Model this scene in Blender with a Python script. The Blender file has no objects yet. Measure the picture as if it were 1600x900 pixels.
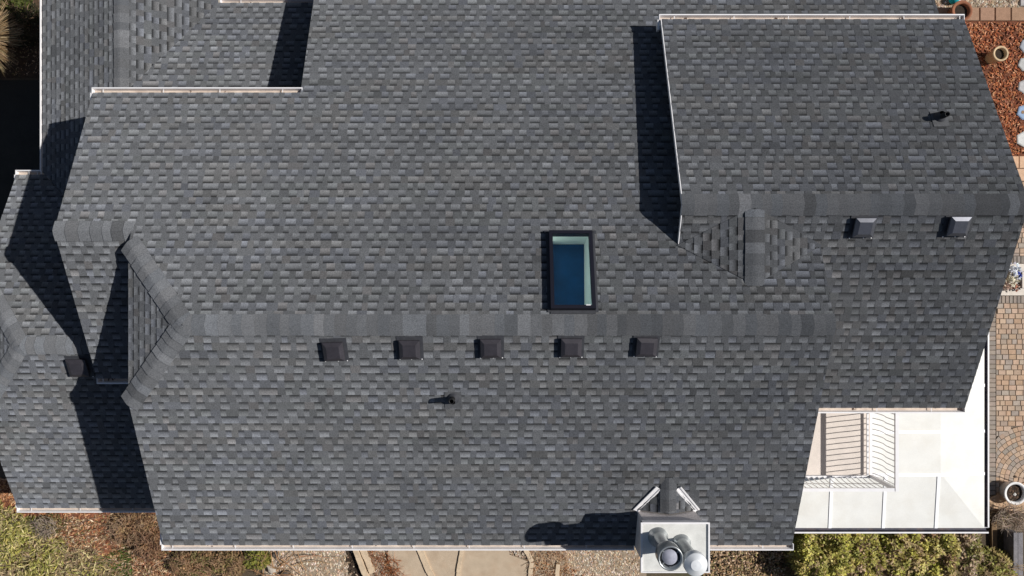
import bpy, math, random
from mathutils import Vector
PI = math.pi
C = bpy.data.collections.new("scene"); bpy.context.scene.collection.children.link(C)
rnd = random.Random(11)
U = rnd.uniform

# ------------------------------------------------------------------ frame of reference
# plan coordinates: x to the right, y towards the bottom edge of the plot (south), D = depth below the drone
ZC, F = 19.3, 1100.0
def W(x, y, D): return Vector((x, -y, ZC - D))
def gz(x):                                     # lie of the land: a little higher on the west side
    t = min(1, max(0, (-10.6 - x) / 0.9)); return 0.5 * t * t * (3 - 2 * t)
class Plane:                                   # D = a*x + b*y + c
    def __init__(s, a, b, c): s.a, s.b, s.c = a, b, c
    def D(s, x, y): return s.a * x + s.b * y + s.c
    def see(s, px, py):                        # where a sight line meets this plane
        tx, ty = (px - 800) / F, (py - 450) / F
        D = s.c / (1 - s.a * tx - s.b * ty); return (tx * D, ty * D)
    def frame(s):
        g = math.hypot(s.a, s.b); vp = (-s.a / g, -s.b / g); k = math.sqrt(1 + g * g)
        v = Vector((vp[0], -vp[1], g)) / k
        up = (vp[1] * -1, vp[0]); 
        u = Vector((up[0], -up[1], 0)); n = u.cross(v)
        if n.z < 0: u = -u; up = (-up[0], -up[1]); n = -n
        return up, vp, k, u, v, n
def ridge_plane(yr, Dr, p): return Plane(0, p, Dr - p * yr)
GROUND = Plane(0, 0, ZC)
def G(px, py): return GROUND.see(px, py)

# ------------------------------------------------------------------ mesh builder
WLOC = {}
class MB:
    def __init__(s): s.v, s.f, s.c, s.m, s.sm = [], [], [], [], []
    def face(s, pts, col=None, mi=0, smooth=False):
        i = len(s.v); s.v += [tuple(p) for p in pts]; s.f.append(tuple(range(i, i + len(pts))))
        n = len(pts)
        s.c.append([(1, 1, 1)] * n if col is None else ([col] * n if not isinstance(col, list) else col))
        s.m.append(mi); s.sm.append(smooth)
    def mesh(s, verts, faces, col=None, mi=0, smooth=False):
        i = len(s.v); s.v += [tuple(p) for p in verts]
        for f in faces:
            s.f.append(tuple(i + k for k in f)); s.c.append([(1, 1, 1) if col is None else col] * len(f)); s.m.append(mi); s.sm.append(smooth)
    def box(s, c, ax, half, col=None, mi=0):   # oriented box: centre, three axes, half sizes
        c = Vector(c); a = [Vector(k) * h for k, h in zip(ax, half)]
        vs = [c + a[0] * i + a[1] * j + a[2] * k for i in (-1, 1) for j in (-1, 1) for k in (-1, 1)]
        fs = [(0, 1, 3, 2), (4, 6, 7, 5), (0, 4, 5, 1), (2, 3, 7, 6), (0, 2, 6, 4), (1, 5, 7, 3)]
        s.mesh(vs, fs, col, mi)
    def abox(s, x0, x1, y0, y1, z0, z1, col=None, mi=0):
        s.box(((x0 + x1) / 2, (y0 + y1) / 2, (z0 + z1) / 2), ((1, 0, 0), (0, 1, 0), (0, 0, 1)), ((x1 - x0) / 2, (y1 - y0) / 2, (z1 - z0) / 2), col, mi)
    def lathe(s, base, axis, prof, n=24, col=None, mi=0, smooth=True):
        base = Vector(base); ax = Vector(axis).normalized()
        t = Vector((1, 0, 0)) if abs(ax.x) < .9 else Vector((0, 1, 0)); e = ax.cross(t).normalized(); g = ax.cross(e)
        vs = []
        for r, h in prof:
            for k in range(n):
                q = 2 * PI * k / n; vs.append(base + ax * h + (e * math.cos(q) + g * math.sin(q)) * max(r, 1e-4))
        fs = [(i * n + k, i * n + (k + 1) % n, (i + 1) * n + (k + 1) % n, (i + 1) * n + k) for i in range(len(prof) - 1) for k in range(n)]
        s.mesh(vs, fs, col, mi, smooth)
    def tube(s, pts, r0, r1, n=5, col=None, mi=0):
        pts = [Vector(p) for p in pts]; vs = []; m = len(pts)
        for i, p in enumerate(pts):
            d = (pts[min(i + 1, m - 1)] - pts[max(i - 1, 0)]).normalized()
            t = Vector((0, 0, 1)) if abs(d.z) < .8 else Vector((1, 0, 0)); e = d.cross(t).normalized(); g = d.cross(e)
            r = r0 + (r1 - r0) * i / (m - 1)
            for k in range(n):
                q = 2 * PI * k / n; vs.append(p + (e * math.cos(q) + g * math.sin(q)) * r)
        fs = [(i * n + k, i * n + (k + 1) % n, (i + 1) * n + (k + 1) % n, (i + 1) * n + k) for i in range(m - 1) for k in range(n)]
        fs.append(tuple(range(n))); fs.append(tuple((m - 1) * n + k for k in range(n)))
        s.mesh(vs, fs, col, mi, True)
    def build(s, name, mat, parent=None, label=None, kind=None, cat=None, group=None):
        mats = mat if isinstance(mat, (list, tuple)) else [mat]
        xs = [v[0] for v in s.v]; ys = [v[1] for v in s.v]; zs = [v[2] for v in s.v]
        o0 = Vector(((min(xs) + max(xs)) / 2, (min(ys) + max(ys)) / 2, min(zs)))
        me = bpy.data.meshes.new(name)
        me.from_pydata([(a - o0.x, b - o0.y, c - o0.z) for a, b, c in s.v], [], s.f)
        at = me.color_attributes.new("Col", 'FLOAT_COLOR', 'CORNER')
        flat = []
        for cs in s.c:
            for k in cs: flat += [k[0], k[1], k[2], 1.0]
        at.data.foreach_set("color", flat)
        for m in mats: me.materials.append(m)
        me.polygons.foreach_set("material_index", s.m)
        me.polygons.foreach_set("use_smooth", s.sm)
        me.validate(); me.update()
        o = bpy.data.objects.new(name, me); C.objects.link(o)
        if parent is not None:
            o.parent = parent; o.location = o0 - WLOC[parent.name]
        else: o.location = o0
        WLOC[o.name] = o0
        return tag(o, label, cat, group, kind)
def tag(o, label=None, cat=None, group=None, kind=None):
    if label: o["label"] = label
    if cat: o["category"] = cat
    if group: o["group"] = group
    if kind: o["kind"] = kind
    return o
def thing(name, loc, label, cat, group=None):
    o = bpy.data.objects.new(name, None); C.objects.link(o); o.location = loc; o.empty_display_size = .2
    WLOC[o.name] = Vector(loc); return tag(o, label, cat, group)

# ------------------------------------------------------------------ materials
def material(name, base=(.5, .5, .5), rough=.7, metal=0., attr=False, var=.0, vscale=8., fine=.0, fscale=200., bump=.0, bscale=120., spec=.3,
             stain=None, sscale=.6, samt=.5, coat=0., trans=0., drough=0.):
    m = bpy.data.materials.new(name); m.use_nodes = True; nt = m.node_tree; N = nt.nodes; L = nt.links
    b = N["Principled BSDF"]; b.inputs["Roughness"].default_value = rough; b.inputs["Metallic"].default_value = metal
    b.inputs["Specular IOR Level"].default_value = spec; b.inputs["Diffuse Roughness"].default_value = drough; b.inputs["Coat Weight"].default_value = coat
    tc = N.new("ShaderNodeTexCoord"); geo = N.new("ShaderNodeNewGeometry")
    if attr:
        a = N.new("ShaderNodeVertexColor"); a.layer_name = "Col"; cur = a.outputs["Color"]
        if base != (1, 1, 1):
            mx = N.new("ShaderNodeMixRGB"); mx.blend_type = 'MULTIPLY'; mx.inputs[0].default_value = 1; L.new(cur, mx.inputs[1]); mx.inputs[2].default_value = (*base, 1); cur = mx.outputs[0]
    else:
        r = N.new("ShaderNodeRGB"); r.outputs[0].default_value = (*base, 1); cur = r.outputs[0]
    def noise(scale, det=3., rgh=.6):
        n = N.new("ShaderNodeTexNoise"); n.inputs["Scale"].default_value = scale; n.inputs["Detail"].default_value = det; n.inputs["Roughness"].default_value = rgh
        L.new(geo.outputs["Position"], n.inputs["Vector"]); return n.outputs["Fac"]
    def mult(cur, fac, amt):
        mr = N.new("ShaderNodeMapRange"); mr.inputs[1].default_value = .28; mr.inputs[2].default_value = .72; mr.inputs[3].default_value = 1 - amt; mr.inputs[4].default_value = 1 + amt
        L.new(fac, mr.inputs[0]); mx = N.new("ShaderNodeVectorMath"); mx.operation = 'SCALE'; L.new(cur, mx.inputs[0]); L.new(mr.outputs[0], mx.inputs["Scale"]); return mx.outputs[0]
    if var: cur = mult(cur, noise(vscale), var)
    if fine: cur = mult(cur, noise(fscale, 2.), fine)
    if stain:
        mr = N.new("ShaderNodeMapRange"); mr.inputs[1].default_value = .45; mr.inputs[2].default_value = .75; mr.inputs[3].default_value = 0; mr.inputs[4].default_value = samt
        L.new(noise(sscale, 5.), mr.inputs[0]); mx = N.new("ShaderNodeMixRGB"); L.new(mr.outputs[0], mx.inputs[0]); L.new(cur, mx.inputs[1]); mx.inputs[2].default_value = (*stain, 1); cur = mx.outputs[0]
    L.new(cur, b.inputs["Base Color"])
    if bump:
        bp = N.new("ShaderNodeBump"); bp.inputs["Strength"].default_value = bump; bp.inputs["Distance"].default_value = .01
        L.new(noise(bscale, 3.), bp.inputs["Height"]); L.new(bp.outputs[0], b.inputs["Normal"])
    if trans:
        t = N.new("ShaderNodeBsdfTranslucent"); L.new(cur, t.inputs[0]); ms = N.new("ShaderNodeMixShader"); ms.inputs[0].default_value = trans
        L.new(b.outputs[0], ms.inputs[1]); L.new(t.outputs[0], ms.inputs[2]); L.new(ms.outputs[0], N["Material Output"].inputs[0])
    return m
M = {}
M['shingle'] = material('shingle', (1, 1, 1), .92, attr=True, var=.13, vscale=1.1, fine=.32, fscale=50., bump=.5, bscale=160., spec=.18, stain=(.12, .125, .136), sscale=.9, samt=.3, drough=1.)
M['white'] = material('white_paint', (.78, .77, .78), .42, var=.05, vscale=5, spec=.4)
M['trough'] = material('gutter_trough', (.62, .52, .44), .7, var=.16, vscale=6, stain=(.34, .25, .2), sscale=3.5, samt=.5)
M['wall'] = material('siding', (.42, .38, .33), .85, var=.08, vscale=3, bump=.2, bscale=40)
M['soffit'] = material('soffit', (.6, .59, .58), .6)
M['stucco'] = material('stucco', (.80, .73, .70), .95, var=.14, vscale=18, fine=.2, fscale=60, bump=.6, bscale=70)
M['vent'] = material('dark_vent_metal', (.046, .042, .05), .42, var=.15, vscale=9, spec=.5, fine=.15, fscale=60, metal=.2)
M['ventreflect'] = material('reflection_vent_metal', (.10, .105, .125), .36, var=.12, vscale=9, spec=.7, fine=.1, fscale=60, metal=.55)  # lighter base put in for the stronger reflection off these hoods
M['rubber'] = material('black_rubber', (.012, .012, .013), .6, var=.2, vscale=20)
M['flash'] = material('dark_flashing', (.045, .047, .055), .55, var=.2, vscale=12)
M['greyflash'] = material('grey_flashing', (.085, .088, .095), .7, var=.25, vscale=12, fine=.2, fscale=60)
M['seam'] = material('seam_white', (.93, .93, .94), .45)
M['debris'] = material('leaf_debris', (.09, .05, .03), .95, var=.4, vscale=30)
M['frame'] = material('skylight_frame', (.008, .008, .015), .45, spec=.3)
M['lining'] = material('skylight_lining', (.9, .94, .92), .7)
M['galv'] = material('galvanised', (.70, .70, .67), .42, metal=.12, var=.1, vscale=5, fine=.06, fscale=50, stain=(.42, .42, .38), sscale=4, samt=.35)
M['flue'] = material('flue_steel', (.36, .38, .39), .32, metal=.7, var=.1, vscale=9)
M['flueshade'] = material('flue_inside', (.34, .35, .42), .6, var=.2, vscale=9)
M['capwhite'] = material('cap_white', (.74, .76, .78), .3, metal=.15, var=.05, vscale=9)
M['panel'] = material('patio_panel', (.77, .765, .73), .5, var=.045, vscale=2.2, fine=.03, fscale=40, stain=(.62, .58, .5), sscale=1.9, samt=.35)
M['deck'] = material('deck_floor', (.67, .60, .545), .75, var=.07, vscale=4, fine=.08, fscale=50)
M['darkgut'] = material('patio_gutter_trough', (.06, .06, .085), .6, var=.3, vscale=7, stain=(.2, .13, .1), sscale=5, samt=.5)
M['attr'] = material('tinted_matte', (1, 1, 1), .9, attr=True, fine=.16, fscale=90, var=.12, vscale=11, bump=.35, bscale=120, spec=.15)
M['leaf'] = material('leaf', (1, 1, 1), .6, attr=True, var=.18, vscale=9, spec=.3, trans=.18)
M['bark'] = material('bark', (1, 1, 1), .9, attr=True, var=.25, vscale=30)
M['ground'] = material('soil', (.085, .062, .042), .97, var=.3, vscale=1.6, fine=.4, fscale=28, bump=.8, bscale=30, stain=(.07, .085, .03), sscale=.5, samt=.7)
M['asphalt'] = material('driveway_asphalt', (.034, .032, .028), .95, var=.15, vscale=3, fine=.35, fscale=90, bump=.5, bscale=90)
M['bed'] = material('dark_bed_soil', (.07, .045, .028), .97, var=.35, vscale=7, fine=.4, fscale=45, bump=.8, bscale=40)
M['mulchbase'] = material('mulch_base', (.16, .06, .032), .97, var=.35, vscale=7, fine=.4, fscale=45, bump=.8, bscale=40)
M['gravelbase'] = material('gravel_base', (.3, .235, .17), .97, var=.3, vscale=12, fine=.4, fscale=60, bump=.8, bscale=50)
M['concrete'] = material('concrete', (.47, .375, .275), .92, var=.09, vscale=3, fine=.16, fscale=60, bump=.25, bscale=90, stain=(.33, .22, .14), sscale=2.6, samt=.4)
M['curb'] = material('curb_concrete', (.66, .6, .53), .9, var=.1, vscale=6, fine=.12, fscale=70)
M['clay'] = material('terracotta', (.26, .10, .05), .8, var=.15, vscale=8)
M['tanpot'] = material('tan_ceramic', (.55, .4, .24), .6, var=.1, vscale=8)
M['whitepot'] = material('white_ceramic', (.72, .71, .7), .45, var=.05, vscale=8)
M['soil'] = material('pot_soil', (.035, .025, .018), .97, var=.4, vscale=20, bump=.8, bscale=60)
M['oldwood'] = material('weathered_wood', (.2, .19, .2), .9, var=.2, vscale=6, fine=.25, fscale=40, bump=.4, bscale=60)
M['timber'] = material('pale_timber', (.56, .44, .31), .85, var=.16, vscale=6, fine=.15, fscale=50, bump=.3, bscale=60)
def glass_material():
    m = bpy.data.materials.new('skylight_glass'); m.use_nodes = True; nt = m.node_tree; N = nt.nodes; L = nt.links; N.clear()
    o = N.new("ShaderNodeOutputMaterial"); mx = N.new("ShaderNodeMixShader"); 
    t = N.new("ShaderNodeBsdfTransparent"); t.inputs[0].default_value = (.86, .98, .95, 1); g = N.new("ShaderNodeBsdfGlossy"); g.inputs["Roughness"].default_value = .02
    mx.inputs[0].default_value = .06; L.new(t.outputs[0], mx.inputs[1]); L.new(g.outputs[0], mx.inputs[2]); L.new(mx.outputs[0], o.inputs[0]); return m
M['glass'] = glass_material()
M['blue'] = material('painted_dark_blue', (.003, .06, .175), .5, var=.25, vscale=2.5)  # blue painted for the sky's reflection and the darkness below

# ------------------------------------------------------------------ roof surfaces
def clip(poly, planes):                        # convex clip in (u,v); planes: (a,b,c) keep a*u+b*v+c >= 0
    for a, b, c in planes:
        out = []; n = len(poly)
        for i in range(n):
            p, q = poly[i], poly[(i + 1) % n]; dp = a * p[0] + b * p[1] + c; dq = a * q[0] + b * q[1] + c
            if dp >= 0: out.append(p)
            if (dp >= 0) != (dq >= 0):
                t = dp / (dp - dq); out.append((p[0] + (q[0] - p[0]) * t, p[1] + (q[1] - p[1]) * t))
        poly = out
        if len(poly) < 3: return []
    return poly
def halfplanes(poly):
    A = sum(p[0] * q[1] - q[0] * p[1] for p, q in zip(poly, poly[1:] + poly[:1])); s = 1 if A > 0 else -1; r = []
    for p, q in zip(poly, poly[1:] + poly[:1]):
        dx, dy = q[0] - p[0], q[1] - p[1]; r.append((-dy * s, dx * s, (dy * p[0] - dx * p[1]) * s))
    return r
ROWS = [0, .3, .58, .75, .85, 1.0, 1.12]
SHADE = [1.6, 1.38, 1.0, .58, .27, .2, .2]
def shingles(mb, pl, polys, e=.149, seed=1, lift=0., dim=1.):
    R = random.Random(seed); up, vp, k, u, v, n = pl.frame()
    def uv(p): return (p[0] * up[0] + p[1] * up[1], (p[0] * vp[0] + p[1] * vp[1]) * k)
    def P(a, b, h):
        x = up[0] * a + vp[0] * b / k; y = up[1] * a + vp[1] * b / k
        return W(x, y, pl.D(x, y)) + n * (h + lift)
    cps = [[uv(p) for p in q] for q in polys]; hps = [halfplanes(q) for q in cps]
    u0 = min(p[0] for q in cps for p in q); u1 = max(p[0] for q in cps for p in q)
    v0 = min(p[1] for q in cps for p in q); v1 = max(p[1] for q in cps for p in q)
    def inside(pts, H): return all(a * p[0] + b * p[1] + c >= 0 for p in pts for a, b, c in H)
    for q in cps: mb.face([P(a, b, -.006) for a, b in q], (.03, .03, .033))
    row = 0; vb = v0
    ph = R.uniform(0, 9)
    while vb < v1:
        a = u0 - R.uniform(0, .3); gap = R.random() < .5; last = 1.
        tone_row = R.uniform(.96, 1.04); strip_end = -1e9; strip_tone = 1.; strip_tint = (.965, 1., 1.07)
        while a < u1:
            w = R.choice((.10, .125, .135, .155, .175)) * R.uniform(.9, 1.1) * (1.06 if gap else 1.)
            if R.random() < .05: w *= 1.7
            b = a + w
            g = R.gauss(.134, .011) * tone_row * dim * (1.02 if gap else .90)
            if a >= strip_end:
                strip_end = a + R.uniform(.75, 1.1); strip_tone = R.gauss(1, .055); q = R.random()
                strip_tint = (.935, .99, 1.11) if q < .16 else (.985, 1., 1.03) if q < .36 else (.95, 1., 1.05) if q < .5 else (.958, 1., 1.075)
            tint = strip_tint if R.random() < .8 else R.choice(((.93, .985, 1.12), (1.0, .99, 1.02), (.958, 1., 1.075), (.958, 1., 1.075)))
            g *= strip_tone
            if R.random() < .08: g *= R.choice((.84, 1.16))
            hb = .005 if gap else .0105
            j = R.uniform(-.0025, .0025)
            va = vb + j; ln = e * 1.12
            def H(y): return hb * (1 - (y - va) / (ln + .02)) + .0005
            # which convex pieces does this cell touch
            for cp, hp in zip(cps, hps):
                quad = [(a, va), (b, va), (b, va + ln), (a, va + ln)]
                full = inside(quad, hp)
                if not full and not clip(quad, hp): continue
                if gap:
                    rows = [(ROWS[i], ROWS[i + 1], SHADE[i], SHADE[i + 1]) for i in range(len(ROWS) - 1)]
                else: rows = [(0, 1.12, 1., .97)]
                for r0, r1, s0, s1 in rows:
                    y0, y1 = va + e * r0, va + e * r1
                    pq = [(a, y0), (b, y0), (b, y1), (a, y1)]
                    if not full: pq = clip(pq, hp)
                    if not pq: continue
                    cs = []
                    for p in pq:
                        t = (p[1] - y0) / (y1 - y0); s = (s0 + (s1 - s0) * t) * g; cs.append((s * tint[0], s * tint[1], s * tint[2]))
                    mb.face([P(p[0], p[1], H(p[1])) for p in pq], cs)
                # butt edge
                x0, x1 = a, b
                for A, B, Cc in hp:
                    d0 = A * x0 + B * va + Cc; d1 = A * x1 + B * va + Cc
                    if d0 < 0 and d1 < 0: x0 = x1; break
                    if d0 < 0: x0 = x0 + (x1 - x0) * (d0 / (d0 - d1))
                    elif d1 < 0: x1 = x0 + (x1 - x0) * (d0 / (d0 - d1))
                if x1 - x0 > .003:
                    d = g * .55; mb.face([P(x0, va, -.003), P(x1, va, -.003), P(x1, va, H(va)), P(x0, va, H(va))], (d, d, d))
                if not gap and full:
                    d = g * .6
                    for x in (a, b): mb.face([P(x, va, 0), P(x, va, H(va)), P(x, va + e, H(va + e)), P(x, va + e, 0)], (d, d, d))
            a = b; gap = not gap
        row += 1; vb += e
def deck(mb, pl, poly, th=.15, lift=-.009):   # the board edge and soffit below the shingles
    top = [W(x, y, pl.D(x, y) - lift) for x, y in poly]; bot = [p - Vector((0, 0, th)) for p in top]; n = len(poly)
    mb.face(bot, mi=1)
    for i in range(n): mb.face([top[i], top[(i + 1) % n], bot[(i + 1) % n], bot[i]])
    mb.face(top, mi=1)
def caps(mb, P, Q, pa, pb, w=.19, e=.195, seed=1, start=.026):
    # P, Q plan+D end points of the ridge; pa, pb the two planes beside it
    R = random.Random(seed); A = W(*P); B = W(*Q); d = (B - A); Ln = d.length; d.normalize(); sides = []
    for pl, sg in ((pa, 1), (pb, -1)):
        n = pl.frame()[5]; t = n.cross(d) * sg
        if t.z > 0: t = -t
        sides.append((t, n))
    nn = (sides[0][1] + sides[1][1]).normalized()
    s = 0.
    while s < Ln - .02:
        ee = e * R.uniform(.8, 1.2); s1 = min(s + ee + .035, Ln + .01)
        g = R.gauss(.143, .018)
        if R.random() < .2: g *= R.choice((.8, 1.2))
        tint = R.choice(((.955, 1., 1.08), (.965, 1, 1.07), (.975, 1.0, 1.06), (.94, 1., 1.1)))
        col = tuple(g * k for k in tint); hs = start + R.uniform(-.002, .003); he = .0145; sk = R.uniform(-.006, .006)
        def sec(h, q):
            out = []
            for (t, n), xs in ((sides[0], (w + sk, w * .6, .045)), ):
                out += [A + d * q + t * x + n * h for x in xs]
            out.append(A + d * q + nn * (h - .006))
            t, n = sides[1]
            out += [A + d * q + t * x + n * h for x in (.045, w * .6, w - sk)]
            return out
        a, b = sec(hs, s), sec(he, s1)
        for i in range(6): mb.face([a[i], a[i + 1], b[i + 1], b[i]], col, smooth=True)
        lo = sec(-.004, s); dk = tuple(k * .38 for k in col)
        for i in range(6): mb.face([lo[i], lo[i + 1], a[i + 1], a[i]], dk)
        l1 = sec(-.004, s1)
        for i in (0, 6): mb.face([lo[i], a[i], b[i], l1[i]], dk)
        s += ee
HOUSE = thing('house', (0, 0, 0), 'large grey shingled house with several gable roofs seen from straight above', 'house')

p1 = .42
Up = Plane(0, -p1, 12 + p1 * .633); Lw = Plane(0, p1, 12 - p1 * .633)
Rt = Plane(0, -.455, 12.27 - .455 * 1.461); Rl = Plane(0, .455, 12.27 + .455 * 1.461)
Aw = Plane(0, .466, 12.70 + .466 * 1.03)
Hp = Plane(-.6 / 1.242, 0, 12 - .6 / 1.242 * 5.618)
LU = Plane(0, -.46, 14.2 + .46 * 1.163); LL = Plane(0, .46, 14.2 - .46 * 1.163)
LH = Plane(-.66 / 1.26, 0, 14.2 - .66 / 1.26 * 9.94)
CL = Plane(-.394, 0, 15.06 - .394 * 8.38); CR = Plane(.46, 0, 15.06 + .46 * 8.38); P2 = Plane(0, -.3476, 13.638)
KL = Plane(-.23, 0, 12.29 + .23 * 4.24); KR = Plane(.23, 0, 12.29 - .23 * 4.24)
XL, XR = -6.86, 5.51
def roof(label, pieces, decks, seed):
    mb = MB()
    for i, (pl, polys) in enumerate(pieces): shingles(mb, pl, polys, seed=seed * 10 + i)
    o = mb.build('roof', M['shingle'], HOUSE, label)
    md = MB()
    for pl, poly in decks: deck(md, pl, poly)
    md.build('fascia', [M['white'], M['soffit']], o)
    return o
def trim(poly, d=.0): return poly
yA = -1.03; yE = -3.85
sx, sy = Up.see(893, 424); hx0, hx1, hy0, hy1 = sx - .345, sx + .345, sy - .67, sy + .67
main_up = [[(-5.618, .633), (XL, -.795), (XL, yE), (hx0, yE), (hx0, .633)], [(hx1, .633), (hx1, yE), (XR, yE), (XR, .633)], [(hx0, .633), (hx0, hy1), (hx1, hy1), (hx1, .633)], [(hx0, hy0), (hx0, yE), (hx1, yE), (hx1, hy0)], [(-4.17, yE), (-4.17, -7.3), (8.89, -7.3), (8.89, yE)], [(-8.26, yA), (-8.26, yE), (XL, yE), (XL, yA)]]
main_lw = [[(-5.618, .633), (XR, .633), (XR, 5.06), (XL, 5.06), (XL, 2.06)]]
ROOF_MAIN = roof('broad main gable roof with long ridge and clipped left end',
    [(Up, main_up), (Lw, main_lw), (Hp, [[(-5.618, .633), (XL, 2.06), (XL, -.795)]]), (Aw, [[(-8.26, yA), (-6.62, yA), (-6.62, 1.80), (-8.26, 1.80)]])],
    [(Up, [(-5.618, .633), (XL + .015, -.795), (XL + .015, yA), (-8.245, yA), (-8.245, yE + .02), (-4.155, yE + .02), (-4.155, -7.28), (hx0, -7.28), (hx0, .633)]), (Up, [(hx1, .633), (hx1, -7.28), (8.87, -7.28), (8.87, -3.9), (XR - .015, -3.9), (XR - .015, .633)]), (Up, [(hx0 + .001, .633), (hx0 + .001, hy1), (hx1 - .001, hy1), (hx1 - .001, .633)]), (Up, [(hx0 + .001, hy0), (hx0 + .001, -7.28), (hx1 - .001, -7.28), (hx1 - .001, hy0)]),
     (Lw, [(-5.618, .633), (XR - .015, .633), (XR - .015, 5.04), (XL + .015, 5.04), (XL + .015, 2.06)]),
     (Hp, [(-5.618, .633), (XL + .015, 2.05), (XL + .015, -.79)]), (Aw, [(-8.245, yA), (-6.62, yA), (-6.62, 1.78), (-8.245, 1.78)])], 1)
ROOF_RIGHT = roof('raised gable roof on the right with two square vents',
    [(Rt, [[(2.985, -1.461), (2.985, -5.36), (9.02, -5.36), (9.02, -1.461)]]),
     (Rl, [[(2.985, -1.461), (9.02, -1.461), (9.02, -.765), (2.985, -.765)], [(5.2, -.765), (9.02, -.765), (9.02, 2.385), (5.2, 2.385)]])],
    [(Rt, [(3.0, -1.461), (3.0, -5.34), (9.0, -5.34), (9.0, -1.461)]), (Rl, [(3.0, -1.461), (9.0, -1.461), (9.0, 2.365), (5.2, 2.365), (5.2, -.78), (3.0, -.78)])], 2)
mb = MB(); kD = 12.29; ya = (Rl.c - kD) / -.455; yb = (kD - Up.c) / -p1
kt = 12.587; xl = 4.24 - (kt - kD) / .23; xr = 4.24 + (kt - kD) / .23
shingles(mb, KL, [[(4.24, ya), (4.24, yb), (xl, -.765)]], seed=71, lift=.012); shingles(mb, KR, [[(4.24, ya), (xr, -.765), (4.24, yb)]], seed=72, lift=.012)
CRICKET = mb.build('roof', M['shingle'], HOUSE, 'small saddle roof filling the pocket left of the raised gable')
LE = 4.985; lx = -11.2
ROOF_LOW = roof('lower single storey roof on the left with short cross gable',
    [(LU, [[(-9.94, 1.163), (lx, -.27), (-6.62, -.27), (-6.62, 1.163)], [(lx, -.27), (lx, -2.56), (-10.56, -2.56), (-8.38, -.69), (-7.89, -.27)], [(-8.38, -.69), (-6.62, -.69), (-6.62, -.27), (-7.89, -.27)]]), (LL, [[(-9.94, 1.163), (-6.62, 1.163), (-6.62, LE), (lx, LE), (lx, 2.59)]]),
     (LH, [[(-9.94, 1.163), (lx, 2.59), (lx, -.27)]]),
     (CL, [[(-8.38, -.69), (-8.38, -7.6), (-10.62, -7.6), (-10.62, -2.62)]]), (CR, [[(-8.38, -4.09), (-8.38, -7.6), (-6.62, -7.6), (-6.62, -6.42)], [(-8.38, -.6), (-8.38, -4.09), (-7.6, -3.4), (-7.6, -.6)]]),
     (P2, [[(-8.38, -4.09), (-6.62, -6.43), (-4.0, -6.43), (-4.0, -3.4), (-7.6, -3.4)]])],
    [(LU, [(-9.94, 1.163), (lx + .015, -.27), (lx + .015, -2.54), (-10.6, -2.54), (-8.38, -.69), (-6.62, -.69), (-6.62, 1.163)]), (LL, [(-9.94, 1.163), (-6.62, 1.163), (-6.62, LE - .02), (lx + .015, LE - .02), (lx + .015, 2.59)]),
     (LH, [(-9.94, 1.163), (lx + .015, 2.58), (lx + .015, -.26)]), (CL, [(-8.38, -.69), (-8.38, -7.59), (-10.6, -7.59), (-10.6, -2.6)]),
     (P2, [(-8.0, -4.5), (-6.62, -6.41), (-4.0, -6.41), (-4.0, -3.4), (-8.0, -3.4)])], 3)
# ridge and hip caps
def ridge(parent, P, Q, pa, pb, seed, w=.19):
    mb = MB(); caps(mb, P, Q, pa, pb, w, seed=seed); return mb.build('ridge_cap', M['shingle'], parent)
ridge(ROOF_MAIN, (XR + .01, .633, 12), (-5.60, .633, 12), Up, Lw, 3)
ridge(ROOF_MAIN, (XL - .02, -.82, 12.61), (-5.64, .61, 12.01), Hp, Up, 4, .205)
ridge(ROOF_MAIN, (XL - .02, 2.085, 12.61), (-5.64, .655, 12.01), Hp, Lw, 5, .205)
ridge(ROOF_MAIN, (-8.28, yA, 12.70), (-6.84, yA, 12.70), Up, Aw, 6)
ridge(ROOF_RIGHT, (9.03, -1.461, 12.27), (2.975, -1.461, 12.27), Rt, Rl, 7, .2)
ridge(CRICKET, (4.24, yb + .02, kD - .014), (4.24, ya + .05, kD - .014), KL, KR, 8, .17)
ridge(ROOF_LOW, (-6.7, 1.163, 14.2), (-9.92, 1.163, 14.2), LU, LL, 9)
ridge(ROOF_LOW, (lx - .02, -.29, 14.87), (-9.96, 1.14, 14.21), LH, LU, 10, .2)
ridge(ROOF_LOW, (lx - .02, 2.61, 14.87), (-9.96, 1.186, 14.21), LH, LL, 12, .2)
ridge(ROOF_LOW, (-8.38, -7.6, 15.06), (-8.38, -.75, 15.06), CL, CR, 13, .17)

# ------------------------------------------------------------------ walls
def walls(segs):
    mb = MB()
    for (x0, y0, x1, y1, fn) in segs:
        n = 36; prev = None
        for i in range(n + 1):
            t = i / n; x = x0 + (x1 - x0) * t; y = y0 + (y1 - y0) * t; D = fn(x, y) + .09
            cur = (W(x, y, D), W(x, y, ZC + .2))
            if prev: mb.face([prev[0], cur[0], cur[1], prev[1]])
            prev = cur
    return mb
fm = lambda x, y: max(Up.D(x, y), Lw.D(x, y), Hp.D(x, y)); fa = lambda x, y: max(Up.D(x, y), Aw.D(x, y)); fr = lambda x, y: max(Rt.D(x, y), Rl.D(x, y))
fl = lambda x, y: max(LU.D(x, y), LL.D(x, y), LH.D(x, y)); fc = lambda x, y: max(CL.D(x, y), CR.D(x, y)); f2 = lambda x, y: P2.D(x, y); fu = lambda x, y: Up.D(x, y)
walls([(-6.6, -3.5, -6.6, 4.75, fm), (-6.6, 4.75, 5.25, 4.75, fm), (5.25, 4.75, 5.25, -.9, fm), (-8.0, -3.55, -8.0, 1.5, fa), (-8.0, 1.5, -6.6, 1.5, fa), (-8.0, -3.55, -3.95, -3.55, fu),
       (-3.95, -3.55, -3.95, -7.0, fu), (-3.95, -7.0, 8.7, -7.0, fu), (8.7, -7.0, 8.7, -5.1, fu)]).build('wall', M['wall'], HOUSE)
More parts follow.
